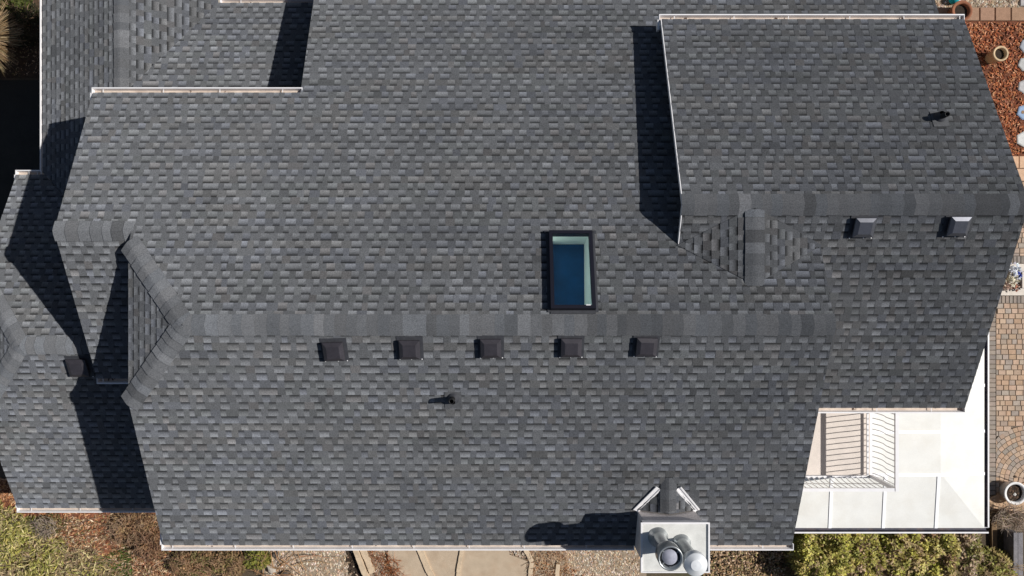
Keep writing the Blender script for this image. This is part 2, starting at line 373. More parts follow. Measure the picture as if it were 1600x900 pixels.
walls([(3.2, -5.1, 3.2, -.9, fr), (8.8, -5.1, 8.8, 2.1, fr), (5.25, 2.1, 8.8, 2.1, fr), (3.2, -5.1, 8.8, -5.1, fr)]).build('wall', M['wall'], HOUSE)
walls([(-10.95, -2.3, -10.95, 4.72, fl), (-10.95, 4.72, -6.6, 4.72, fl), (-10.95, -2.3, -10.36, -2.3, fl), (-10.36, -2.3, -10.36, -7.5, fc), (-10.36, -7.5, -6.9, -7.5, fc), (-6.9, -6.15, -4.0, -6.15, f2), (-6.9, -7.5, -6.9, -6.15, fc)]).build('wall', M['wall'], HOUSE)

# ------------------------------------------------------------------ gutters
def gutter(x0, y0, x1, y1, D, out, trough='trough', every=1.15, ph=.35, wide=.115, returns=()):
    A, B = W(x0, y0, D), W(x1, y1, D); d = (B - A); Ln = d.length; d.normalize(); o = Vector((out[0], -out[1], 0)); z = Vector((0, 0, 1)); w = wide
    prof = [(.004, .0), (.004, -.085), (w * .72, -.085), (w * .9, -.004), (w * .9, .004), (w * 1.1, .004), (w * 1.1, -.03), (w * .8, -.105), (-.006, -.105), (-.006, .0)]
    mb = MB(); n = len(prof)
    for i in range(n):
        p, q = prof[i], prof[(i + 1) % n]
        mb.face([A + o * p[0] + z * p[1], B + o * p[0] + z * p[1], B + o * q[0] + z * q[1], A + o * q[0] + z * q[1]], mi=1 if i in (0, 1) else 0)
    for E, sg in ((A, -1), (B, 1)):
        mb.box(E + d * sg * .004 + o * (w * .53) + z * -.05, (d, o, z), (.006, w * .56, .054))
    for E, sg, ln in returns:                  # boxed return of the fascia round the corner
        Q = (A if E == 0 else B)
        mb.box(Q + d * sg * .02 - o * (ln / 2 - .02) + z * -.075, (d, o, z), (.02, ln / 2, .07))
    for _ in range(int(Ln * .9)):                # leaf bits lying in the trough
        t = U(.02, .98) * Ln
        for _ in range(rnd.choice((1, 1, 2, 5))):
            q = U(0, 3); e1 = d * math.cos(q) + o * math.sin(q); e2 = o * math.cos(q) - d * math.sin(q)
            mb.box(A + d * min(Ln - .02, max(.02, t + U(-.08, .08))) + o * U(.02, .08) + z * U(-.083, -.075), (e1, e2, z), (U(.008, .025), U(.004, .012), .003), mi=2)
    g = mb.build('gutter', [M['white'], M[trough], M['debris']], HOUSE)
    s = ph
    while s < Ln - .05:
        hb = MB(); P = A + d * s; hb.box(P + o * (w * .42) + z * -.03, (d, o, z), (.007, w * .40, .003)); hb.build('hanger', M['white'], g); s += every * U(.92, 1.08)
    return g
S, N_ = (0, 1), (0, -1)
D0 = Lw.D(0, 5.05) + .02
gutter(XL - .04, 5.045, 2.40, 5.045, D0, S, ph=.2, returns=((0, -1, .36),))
gutter(3.53, 5.045, XR + .03, 5.045, D0, S)
gutter(-8.29, yE + .015, -4.15, yE + .015, Up.D(0, yE) + .02, N_, ph=.2, returns=((0, -1, .16),))
gutter(-4.2, -7.285, 8.9, -7.285, Up.D(0, -7.3) + .02, N_)
gutter(2.95, -5.345, 9.03, -5.345, Rt.D(0, -5.36) + .02, N_, ph=.3, returns=((0, -1, .2),))
gutter(5.56, 2.37, 9.03, 2.37, Rl.D(0, 2.385) + .02, S, ph=.5)
gutter(-8.27, 1.785, -6.87, 1.785, Aw.D(0, 1.8) + .02, S, every=1.3, ph=.1)
gutter(lx - .03, LE - .015, XL - .05, LE - .015, LL.D(0, LE) + .02, S, ph=.3, returns=((0, -1, .34),))
gutter(lx - .03, -2.545, -10.66, -2.545, LU.D(0, -2.56) + .02, N_, ph=.28, every=.2, returns=((0, -1, .2),))
gutter(-10.605, -7.6, -10.605, -2.66, CL.D(-10.62, 0) + .02, (-1, 0), wide=.09)
gutter(-6.58, -6.415, -4.02, -6.415, P2.D(0, -6.43) + .02, N_, ph=.45)

# metal edge along the near rake of the raised gable
mb = MB()
for a, b, pl in ((-5.36, -1.461, Rt), (-1.461, -.79, Rl)):
    A, B = W(2.975, a, pl.D(0, a)), W(2.975, b, pl.D(0, b)); d = (B - A).normalized()
    mb.box((A + B) / 2 + Vector((0, 0, -.04)), (d, (1, 0, 0), d.cross(Vector((1, 0, 0)))), ((B - A).length / 2, .008, .04))
mb.build('rake_trim', M['white'], ROOF_RIGHT)

# ------------------------------------------------------------------ square roof vents
def roof_vent(px, py, pl, mat, size=.36, label=None, turn=0):
    x, y = pl.see(px, py); up, vp, k, u, v, n = pl.frame(); O = W(x, y, pl.D(x, y)) + n * .012
    e = Vector((1, 0, 0)); f = n.cross(e)
    if turn: e, f = e * math.cos(turn) + f * math.sin(turn), f * math.cos(turn) - e * math.sin(turn)
    h = size / 2
    def ring(r, hh): return [O + e * (r * i) + f * (r * j) + n * hh for i, j in ((-1, -1), (1, -1), (1, 1), (-1, 1))]
    mb = MB(); rs = [ring(h, .055), ring(h, .085), ring(h - .005, .09), ring(h * .62, .122)]
    for a, b in zip(rs, rs[1:]):
        for i in range(4): mb.face([a[i], a[(i + 1) % 4], b[(i + 1) % 4], b[i]])
    mb.face(rs[-1]); mb.face(rs[0][::-1])
    hood = mb.build('roof_vent', mat, HOUSE, label)
    mb = MB(); mb.box(O + n * .03, (e, f, n), (h * .74, h * .74, .026)); mb.build('vent_neck', M['rubber'], hood)
    mb = MB(); mb.box(O + n * .002 , (e, f, n), (h + .05, h + .045, .003))
    for i in (-.9, U(-.2, .3), .95): mb.box(O + n * .006 - f * (h + .04) + e * (h + .03) * i, (e, f, n), (.009, .009, .003), mi=1)
    mb.build('flange', [M['flash'], M['white']], hood)
for px, py, t in ((523, 546, .04), (641, 543, 0), (767, 541, .01), (892, 540, 0), (1009, 539, -.02)): roof_vent(px, py, Lw, M['vent'], .355, 'black square roof vent in the row below the main ridge', t)
for px, py in ((1347, 353), (1494, 351)): roof_vent(px, py, Rl, M['ventreflect'], .36, 'square roof vent under the raised ridge, lightened for reflection')
roof_vent(125, 572, LL, M['vent'], .40, 'dark square roof vent on the lower roof')

# ------------------------------------------------------------------ plumbing vents
def vent_pipe(px, py, pl, h, r=.05):
    x, y = pl.see(px, py); n = pl.frame()[5]; O = W(x, y, pl.D(x, y)) + n * .014; e = Vector((1, 0, 0)); f = n.cross(e)
    mb = MB(); mb.lathe(O, (0, 0, 1), [(r, -.03), (r, h), (r * .78, h), (r * .78, h - .12), (0, h - .12)], 20)
    p = mb.build('vent_pipe', M['rubber'], HOUSE)
    mb = MB(); mb.box(O - f * .04, (e, f, n), (.15, .17, .004)); mb.build('flange', M['greyflash'], p)
    mb = MB(); mb.lathe(O, n, [(.115, .0), (.105, .02), (r + .012, .10), (r + .002, .12)], 20); mb.build('boot', M['flash'], p)
vent_pipe(708, 622, Lw, .34, .048); vent_pipe(1467, 184, Rt, .25, .05)

# ------------------------------------------------------------------ skylight
def skylight():
    up, vp, k, u, v, n = Up.frame(); e = Vector((1, 0, 0)); f = n.cross(e)
    x, y = Up.see(893, 424); O = W(x, y, Up.D(x, y)); hw, hl, t, top = .385, .745, .031, .135
    mb = MB()
    for sx, sy, a, b in ((-1, 0, t, hl), (1, 0, t, hl), (0, -1, hw - 2 * t, t), (0, 1, hw - 2 * t, t)):
        c = O + e * sx * (hw - t) + f * sy * (hl - t)
        mb.box(c + n * (top / 2), (e, f, n), (a, b, top / 2 + (.0 if sx else -.001)))
    s = mb.build('skylight', M['frame'], HOUSE)
    mb = MB(); mb.box(O + n * .012, (e, f, n), (hw + .05, hl + .045, .006)); 
    m2 = MB()
    for sx, sy, a, b in ((-1, 0, .028, hl + .03), (1, 0, .028, hl + .03), (0, -1, hw, .04), (0, 1, hw + .085, .03)):
        m2.box(O + e * sx * (hw + .024) + f * sy * (hl + .02) + n * .018, (e, f, n), (a, b, .006))
    m2.build('flashing', M['flash'], s)
    iw, il = hw - 2 * t + .002, hl - 2 * t + .002
    mb = MB(); mb.face([O + e * iw * i + f * il * j + n * (top - .02) for i, j in ((-1, -1), (1, -1), (1, 1), (-1, 1))]); mb.build('pane', M['glass'], s)
    # the light well, in front of the roof board: lining walls and an added foot panel, sky reflection and room darkness painted blue
    mb = MB(); dep = .72; z = Vector((0, 0, 1)); ax = (z * .7 + n * .3).normalized()
    ring0 = [O + e * iw * i + f * il * j + n * (top - .026) for i, j in ((-1, -1), (1, -1), (1, 1), (-1, 1))]
    ring1 = [O + e * (iw * .98 * i - q) + f * (il * .98 * j) - ax * dep for i, j, q in ((-1, -1, 0), (1, -1, .045), (1, 1, .0), (-1, 1, 0))]
    for i in range(4): mb.face([ring0[i], ring0[(i + 1) % 4], ring1[(i + 1) % 4], ring1[i]])
    mb.build('lining', M['lining'], s)
    mb = MB(); mb.face([p + z * .01 for p in ring1]); mb.build('painted_well_foot', M['blue'], s)
    mb = MB(); q = O + e * (hw - .13) + f * -(hl - .055) + n * (top + .006); mb.box(q, (e, f, n), (.04, .008, .005)); mb.build('latch', M['white'], s)
    return (x, y)
skylight()

# ------------------------------------------------------------------ chimney
def chimney():
    x0, x1, y0, y1, Dt = 2.42, 3.50, 4.28, 5.1, 12.80
    mb = MB(); mb.abox(x0, x1, -y1, -y0, -.1, ZC - Dt); ch = mb.build('chimney', M['stucco'], HOUSE, 'stucco clad chimney with metal cap and two flues at the lower eave')
    cx0, cx1, cy0, cy1 = 2.335, 3.565, 4.235, 5.14; zt = ZC - 12.74
    mb = MB(); mb.abox(cx0, cx1, -cy1, -cy0, zt - .075, zt)
    for a, b, c, d in ((cx0 - .008, cx0 + .02, -cy1, -cy0), (cx1 - .02, cx1 + .008, -cy1, -cy0), (cx0 + .02, cx1 - .02, -cy0 - .028, -cy0 + .004), (cx0 + .02, cx1 - .02, -cy1 - .004, -cy1 + .02)): mb.abox(a, b, c, d, zt - .08, zt + .032, mi=1)
    cap = mb.build('cap', [M['galv'], M['white']], ch)
    A = W(2.645, 4.51, 12.74)
    mb = MB(); z = (0, 0, 1)
    mb.lathe(A, z, [(.185, 0), (.18, .02), (.125, .07), (.12, .09), (.118, .72), (.118, .77)], 28)
    mb.lathe(A, z, [(.118, .72), (.2, .72), (.21, .76), (.21, 1.0), (.2, 1.006), (.178, 1.0), (.178, .78), (.118, .77)], 32)
    fl = mb.build('flue', [M['flue']], ch, 'open topped flue with wide collar')
    mb = MB(); mb.lathe(A, z, [(.0, .955), (.128, .95), (.13, .92), (.118, .87), (.1, .77)], 28); mb.build('baffle', M['flueshade'], fl)
    for q in (-.4, .6, 2.4, 3.9):
        m = MB(); d = Vector((math.cos(q), math.sin(q), 0)); m.box(A + d * .157 + Vector((0, 0, .94)), (d, d.cross(Vector((0, 0, 1))), (0, 0, 1)), (.03, .008, .012)); m.build('strut', M['flue'], fl)
    B = W(3.07, 4.62, 12.74); mb = MB()
    mb.lathe(B, z, [(.17, 0), (.165, .02), (.125, .07), (.115, .09), (.115, .82)], 28); f2_ = mb.build('flue', M['flue'], ch, 'flue closed by a white round cap')
    mb = MB(); mb.lathe(B, z, [(.11, .80), (.19, .82), (.198, .86), (.198, .98), (.19, 1.0), (.10, 1.012), (.096, 1.022), (.085, 1.024), (.0, 1.03)], 32); mb.build('flue_cap', M['capwhite'], f2_)
    # saddle behind the chimney
    xm, Dr = 2.95, 13.24; yr = (Dr - Lw.c) / p1; yb_ = y0 + .0; Db = Lw.D(0, yb_)
    pl = Plane(-(Db - Dr) / (xm - x0 + .06), 0, Dr + (Db - Dr) / (xm - x0 + .06) * xm); pr = Plane((Db - Dr) / (x1 - xm + .06), 0, Dr - (Db - Dr) / (x1 - xm + .06) * xm)
    mb = MB(); shingles(mb, pl, [[(xm, yr), (xm, yb_ - .03), (x0 - .05, yb_ - .03)]], seed=91, lift=.012, dim=.9); shingles(mb, pr, [[(xm, yr), (x1 + .05, yb_ - .03), (xm, yb_ - .03)]], seed=92, lift=.012)  # left slope dimmed in its colour, facing away from the sun
    caps(mb, (xm, yr - .02, Dr - .016), (xm, yb_ - .06, Dr - .016), pl, pr, .16, seed=93, start=.02)
    sd = mb.build('saddle', M['shingle'], ch)
    for sg, xc in ((-1, x0), (1, x1)):
        a = W(xc + sg * .05, yb_ - .02, Db); b = W(xm + sg * .19, yr + .18, Lw.D(0, yr + .18) - .004); d = (b - a).normalized(); nn = Lw.frame()[5]; s = d.cross(nn).normalized(); m = MB(); c = (a + b) / 2; L2 = (b - a).length / 2
        m.box(c + nn * .024, (d, s, nn), (L2, .052, .006)); m.box(c + nn * .034 + s * .046, (d, s, nn), (L2, .014, .012)); m.box(c + nn * .034 - s * .046, (d, s, nn), (L2, .014, .012)); m.build('flashing', M['white'], ch)
chimney()

# ------------------------------------------------------------------ patio cover and balcony
def patio():
    D1, D2 = 16.0, 16.12; xi, yi, xo, yo = 9.745, 4.218, 10.815, 5.495
    T = thing('patio_cover', W(9.3, 3.8, ZC), 'white panelled patio roof wrapping the lower right corner of the house', 'patio roof')
    mb = MB(); y00 = 1.0
    mb.face([W(5.1, yi, D1), W(xi, yi, D1), W(xi, y00, D1), W(5.1, y00, D1)])
    mb.face([W(xi, yi, D1), W(xo, yo, D2), W(xo, y00, D2), W(xi, y00, D1)])
    mb.face([W(5.1, yi, D1), W(5.1, yo, D2), W(xo, yo, D2), W(xi, yi, D1)])
    for q in list(range(3)):
        pass
    n = len(mb.f)
    for i in range(3):
        mb.face([Vector(mb.v[k]) - Vector((0, 0, .09)) for k in mb.f[i]][::-1])
    mb.face([W(xo, yo, D2), W(xo, y00, D2), W(xo, y00, D2 + .09), W(xo, yo, D2 + .09)]); mb.face([W(5.1, yo, D2), W(xo, yo, D2), W(xo, yo, D2 + .09), W(5.1, yo, D2 + .09)])
    mb.build('roof_panel', M['panel'], T)
    def rib(a, b, w=.034, h=.010):
        m = MB(); A, B = W(*a), W(*b); d = (B - A).normalized(); s = d.cross(Vector((0, 0, 1))).normalized(); nn = s.cross(d); m.box((A + B) / 2 + nn * h * .5, (d, s, nn), ((B - A).length / 2, w, h)); m.build('seam', M['seam'], T)
    for px in (1300, 1384, 1467):
        x = (px - 800) * D1 / F; rib((x, yi, D1), (x, yo, D2))
        
    for py in (603, 675, 742):
        y = (py - 450) * D1 / F; rib((8.1, y, D1), (xi, y, D1)); rib((xi, y, D1), (xo, y * 1.0, D2))
    # gutter round the two open sides
    for (a, b, out) in (((5.1, yo), (xo + .12, yo), (0, -1, 0)), ((xo, yo + .0), (xo, y00), (1, 0, 0))):
        A, B = W(*a, D2 + .03), W(*b, D2 + .03); d = (B - A).normalized(); Ln = (B - A).length; o = Vector(out); z = Vector((0, 0, 1)); m = MB()
        prof = [(.004, .0), (.004, -.09), (.085, -.09), (.10, .0), (.135, .0), (.135, -.03), (.1, -.11), (-.005, -.11), (-.005, 0)]
        for i in range(len(prof)):
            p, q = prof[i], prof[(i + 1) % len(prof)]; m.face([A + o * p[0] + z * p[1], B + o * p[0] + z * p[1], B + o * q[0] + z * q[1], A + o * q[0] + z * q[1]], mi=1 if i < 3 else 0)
        m.build('gutter', [M['white'], M['darkgut']], T)
    for x, y in ((10.7, 5.35), (10.7, 1.6), (8.2, 5.35), (5.9, 5.35)):
        m = MB(); m.abox(x - .06, x + .06, -y - .06, -y + .06, 0, ZC - D2 - .02); m.build('post', M['white'], T)
    # balcony
    Df, Dr = 15.66, 14.66; xb, yb = 7.965, 4.16; xr, yr = 8.0, 4.19
    B = thing('balcony', W(6.6, 3.0, ZC), 'small beige balcony with white bowed baluster railing beside the patio roof', 'balcony')
    m = MB(); m.abox(5.2, xb, -yb, -1.7, ZC - Df - .2, ZC - Df); m.build('floor', M['deck'], B)
    m = MB(); zf = ZC - Df; m.abox(xb + .003, xb + .075, -yb - .075, -1.7, zf - .24, zf - .02); m.abox(5.2, xb + .003, -yb - .075, -yb - .003, zf - .24, zf - .02); m.build('fascia', M['white'], B)
    zt = ZC - Dr; m = MB(); m.abox(xr - .025, xr + .045, -yr - .045, -1.7, zt - .03, zt + .02); m.abox(5.2, xr - .025, -yr - .045, -yr + .025, zt - .03, zt + .02); m.build('top_rail', M['white'], B)
    m = MB(); m.abox(xr - .15, xr - .11, -yr + .005, -1.7, zf + .06, zf + .09); m.abox(5.2, xr - .11, -yr - .005, -yr + .035, zf + .06, zf + .09); m.build('bottom_rail', M['white'], B)
    m = MB(); m.abox(xr - .03, xr + .04, -yr - .04, -yr + .03, zf - .1, zt + .03); m.build('post', M['white'], B)
    m = MB(); m.abox(5.86, 5.90, -yr - .025, -yr + .015, zf - .1, zt - .03); m.build('post', M['white'], B)
    def bal(x, y, ox, oy):
        pts = []
        for i in range(9):
            t = i / 8; w = .055 * math.sin(PI * min(1, t * 1.6)) if t < .625 else 0
            pts.append((x + ox * w, y + oy * w, zf + .08 + (zt - zf - .1) * t))
        m = MB(); m.tube(pts, .0095, .0095, 6); m.build('baluster', M['white'], B)
    y = 1.78
    while y < yr - .06: bal(xr - .02, -y, 1, 0); y += .122
    x = 5.3
    while x < xr - .06: bal(x, -yr + .015, 0, -1); x += .122
patio()

# ------------------------------------------------------------------ the ground and what lies on it
def sheet(name, poly_px, mat, lift, kind='structure', pts=None, label=None, cat=None):
    mb = MB(); P = pts or [G(*p) for p in poly_px]
    # cut into strips along x so that it follows the lie of the land
    x0, x1 = min(p[0] for p in P), max(p[0] for p in P); cuts = [x0] + [c for c in (-11.5, -11.35, -11.2, -11.05, -10.9, -10.75, -10.6) if x0 < c < x1] + [x1]
    for a, b in zip(cuts, cuts[1:]):
        q = clip(list(P), [(1, 0, -a), (-1, 0, b)])
        if q:
            f = [(x, -y, gz(x) + lift) for x, y in q]
            ar = sum(f[i][0] * f[(i + 1) % len(f)][1] - f[(i + 1) % len(f)][0] * f[i][1] for i in range(len(f)))
            mb.face(f if ar > 0 else f[::-1])
    return mb.build(name, mat, None, label, kind, cat)
sheet('ground', None, M['ground'], 0, pts=[(-160, -160), (160, -160), (160, 160), (-160, 160)])
sheet('driveway', None, M['asphalt'], .004, pts=[(-13.86, -5.55), (-10.3, -5.55), (-10.3, 4.6), (-13.86, 4.6)])
sheet('planting_bed', None, M['bed'], .004, pts=[(-16, -9.5), (-10.3, -9.5), (-10.3, -5.6), (-16, -5.6)])
sheet('pavement', None, M['curb'], .004, pts=[(-16, -5.55), (-13.9, -5.55), (-13.9, 4.6), (-16, 4.6)])
sheet('mulch_bed', [(1440, 30), (1700, 30), (1700, 245), (1440, 245)], M['mulchbase'], .004)
sheet('gravel_bed', [(1400, -60), (1700, -60), (1700, 12), (1400, 12)], M['gravelbase'], .004)
sheet('mulch_bed', [(-60, 740), (330, 740), (330, 960), (-60, 960)], M['mulchbase'], .004)
sheet('gravel_bed', [(410, 820), (600, 820), (600, 960), (410, 960)], M['gravelbase'], .004)
sheet('gravel_bed', [(790, 820), (1010, 820), (1010, 960), (790, 960)], M['gravelbase'], .004)
sheet('path', [(606, 820), (664, 820), (712, 920), (640, 960), (606, 872)], M['concrete'], .03)
sheet('path', [(650, 820), (722, 820), (711, 930), (700, 930)], M['concrete'], .026)
sheet('path', [(724, 820), (790, 820), (796, 866), (829, 878), (822, 960), (712, 960)], M['concrete'], .034)

def scatter(poly_px, n, fn, pts=None, rr=rnd):
    P = pts or [G(*p) for p in poly_px]; H = halfplanes(P)
    x0, x1 = min(p[0] for p in P), max(p[0] for p in P); y0, y1 = min(p[1] for p in P), max(p[1] for p in P); k = 0
    while k < n:
        x, y = rr.uniform(x0, x1), rr.uniform(y0, y1)
        if all(a * x + b * y + c >= 0 for a, b, c in H): fn(x, -y, gz(x)); k += 1
def vary(c, s=.2):
    k = U(1 - s, 1 + s); h = .015 if s <= .1 else .06; return tuple(max(.004, ch * k * U(1 - h, 1 + h)) for ch in c)
OCT = [(0, 1, 2), (0, 2, 3), (0, 3, 4), (0, 4, 1), (5, 2, 1), (5, 3, 2), (5, 4, 3), (5, 1, 4)]
def stone(mb, x, y, z, r, col):
    q = U(0, 6.3); vs = [(x, y, z + r * U(.5, .8))] + [(x + math.cos(q + k * PI / 2) * r * U(.7, 1.2), y + math.sin(q + k * PI / 2) * r * U(.7, 1.2), z + r * U(.1, .3)) for k in range(4)] + [(x, y, z - r * .2)]
    mb.mesh(vs, OCT, col)
def chip(mb, x, y, z, l, w, col, tilt=.35):
    q = U(0, 6.3); d = Vector((math.cos(q), math.sin(q), U(-tilt, tilt))).normalized(); s = Vector((-math.sin(q), math.cos(q), U(-tilt, tilt))).normalized(); n = d.cross(s)
    mb.box((x, y, z + .012 + U(0, .025)), (d, s, n), (l / 2, w / 2, .004), col)
def leaf(mb, p, l, w, col, d=None, up=.6):
    p = Vector(p)
    if d is None: q = U(0, 6.3); d = Vector((math.cos(q), math.sin(q), U(-up, up)))
    d = d.normalized(); s = d.cross(Vector((U(-.5, .5), U(-.5, .5), 1))).normalized(); n = s.cross(d)
    dk = tuple(k * .85 for k in col)
    mb.face([p, p + d * l * .45 + s * w - n * w * .2, p + d * l - n * l * .12, p + d * l * .45 - s * w - n * w * .2], [dk, col, col, col])
GRAVEL = [(.54, .41, .29), (.6, .48, .36), (.4, .27, .18), (.5, .35, .23), (.27, .19, .13), (.62, .54, .45), (.44, .37, .3)]
RED = [(.36, .11, .045), (.25, .075, .035), (.46, .18, .08), (.15, .05, .03), (.5, .25, .14), (.28, .11, .065)]
MULCH = [(.42, .19, .085), (.32, .14, .07), (.52, .27, .14), (.2, .1, .055), (.58, .37, .22), (.36, .19, .1)]
mb = MB(); scatter([(1395, -50), (1650, -50), (1650, 11), (1395, 11)], 2300, lambda x, y, z: stone(mb, x, y, z, U(.02, .05), vary(rnd.choice(GRAVEL)))); mb.build('gravel', M['attr'], None, 'mixed brown gravel along the top right corner', 'stuff', 'gravel')
mb = MB(); scatter([(1430, 36), (1660, 36), (1660, 242), (1430, 242)], 7500, lambda x, y, z: chip(mb, x, y, z, U(.04, .10), U(.015, .035), vary(rnd.choice(RED), .35))); mb.build('bark_chips', M['attr'], None, 'red brown bark chips covering the bed on the right', 'stuff', 'bark chips')
mb = MB(); scatter([(415, 830), (545, 830), (575, 960), (415, 960)], 2600, lambda x, y, z: stone(mb, x, y, z, U(.02, .042), vary(rnd.choice(GRAVEL)))); scatter([(570, 830), (612, 830), (622, 960), (600, 960)], 500, lambda x, y, z: stone(mb, x, y, z, U(.018, .035), vary(rnd.choice(GRAVEL))))
mb.build('gravel', M['attr'], None, 'tan gravel below the lower left eave beside the timber edging', 'stuff', 'gravel')
mb = MB(); scatter([(858, 840), (1000, 840), (1000, 940), (880, 940)], 2600, lambda x, y, z: stone(mb, x, y, z, U(.016, .04), vary(rnd.choice(GRAVEL)))); scatter([(792, 840), (822, 840), (826, 872), (797, 866)], 350, lambda x, y, z: stone(mb, x, y, z + .03, U(.016, .03), vary(rnd.choice(GRAVEL))))
mb.build('gravel', M['attr'], None, 'pale gravel left of the chimney under the eave', 'stuff', 'gravel')
# loose straw, needles and dead leaves
def straw(mb, x, y, z, cols, l=(.08, .25)):
    q = U(0, 6.3); d = Vector((math.cos(q), math.sin(q), U(-.1, .2))); n = U(*l); p = Vector((x, y, z + U(.01, .05))); mb.tube([p, p + d * n * .5 + Vector((0, 0, U(0, .02))), p + d * n], .005, .003, 3, vary(rnd.choice(cols)))
STRAW = [(.68, .5, .34), (.56, .36, .2), (.4, .2, .1), (.74, .6, .44)]
mb = MB(); scatter([(826, 840), (880, 840), (900, 940), (826, 940)], 1500, lambda x, y, z: straw(mb, x, y, z + .02, STRAW)); scatter([(575, 850), (620, 870), (640, 930), (590, 930)], 450, lambda x, y, z: straw(mb, x, y, z + .02, [(.42, .17, .07), (.3, .1, .04)]))
scatter([(826, 850), (880, 880), (1000, 895), (1000, 930), (830, 930)], 260, lambda x, y, z: chip(mb, x, y, z + .02, U(.04, .08), U(.02, .035), vary(rnd.choice(MULCH + [(.1, .06, .035)]), .35)))
mb.build('straw', M['attr'], None, 'dry straw and needles between the slabs and the gravel', 'stuff', 'straw')
LITTER = [(.4, .25, .14), (.28, .18, .1), (.54, .37, .23), (.17, .11, .065), (.64, .48, .33), (.28, .23, .1)]
mb = MB(); scatter([(1090, 835), (1262, 835), (1300, 950), (1090, 950)], 6500, lambda x, y, z: leaf(mb, (x, y, z + U(.01, .16)), U(.05, .1), U(.015, .03), vary(rnd.choice(LITTER), .35)))
scatter([(95, 800), (330, 800), (330, 950), (200, 950)], 5200, lambda x, y, z: leaf(mb, (x, y, z + U(.01, .1)), U(.06, .14), U(.008, .018), vary(rnd.choice(LITTER), .35)))
mb.build('leaf_litter', M['attr'], None, 'brown dead leaves strewn below the lower eave', 'stuff', 'leaf litter')
mb = MB(); scatter([(60, 780), (330, 780), (330, 950), (100, 950)], 6000, lambda x, y, z: chip(mb, x, y, z, U(.04, .09), U(.012, .03), vary(rnd.choice(MULCH), .3))); scatter([(-40, 740), (60, 740), (60, 820), (-40, 820)], 1500, lambda x, y, z: chip(mb, x, y, z, U(.04, .09), U(.012, .03), vary(rnd.choice(MULCH), .3)))
mb.build('bark_chips', M['attr'], None, 'orange bark chips under the lower left eave', 'stuff', 'bark chips')
# rough low ground cover, bottom left
COVER = [(.38, .36, .085), (.49, .43, .14), (.27, .26, .065), (.58, .49, .24), (.13, .10, .055), (.45, .33, .2), (.29, .21, .13)]
mb = MB()
def cover(x, y, z):
    q = math.sin(x * 2.1 + y * 1.3) + math.sin(x * 4.7 - y * 3.9) * .7
    cs = COVER[:4] if q + U(-1.3, 1.3) > .1 else COVER[3:]
    leaf(mb, (x, y, z + U(.02, .2 + .13 * max(0, q))), U(.07, .2), U(.008, .02), vary(rnd.choice(cs), .45))
scatter([(-50, 815), (85, 798), (125, 840), (170, 960), (-50, 960)], 15000, cover); scatter([(-50, 770), (20, 770), (80, 806), (60, 840), (-50, 840)], 2500, cover); scatter([(100, 850), (160, 845), (215, 960), (110, 960)], 3500, cover)
mb.build('ground_cover', M['leaf'], None, 'yellow green creeping ground cover in the lower left corner', 'stuff', 'ground cover')
mb = MB(); scatter([(145, 872), (205, 852), (215, 950), (150, 950)], 4200, lambda x, y, z: leaf(mb, (x, y, z), U(.07, .15), U(.006, .012), vary(rnd.choice([(.05, .13, .02), (.09, .19, .035), (.16, .24, .05)]), .3), Vector((U(-.7, .7), U(-.7, .7), 1)))); mb.build('grass', M['leaf'], None, 'small patch of bright green grass at the bottom left', 'stuff', 'grass')
mb = MB()
def tw(x, y, z):
    q = U(-.7, .7) + (PI if U(0, 1) < .5 else 0); d = Vector((math.cos(q), math.sin(q), U(-.1, .15))); l = U(.2, .6); p = Vector((x, y, z + U(.08, .22))); mb.tube([p, p + d * l * .5 + Vector((0, 0, U(-.05, .05))), p + d * l + Vector((U(-.1, .1), U(-.1, .1), 0))], .007, .003, 4, vary(rnd.choice([(.3, .2, .13), (.42, .32, .24), (.2, .12, .08)])))
scatter([(-30, 800), (250, 795), (250, 940), (-30, 940)], 330, tw); mb.build('twigs', M['bark'], None, 'thin dead twigs lying over the lower left planting', 'stuff', 'twigs')

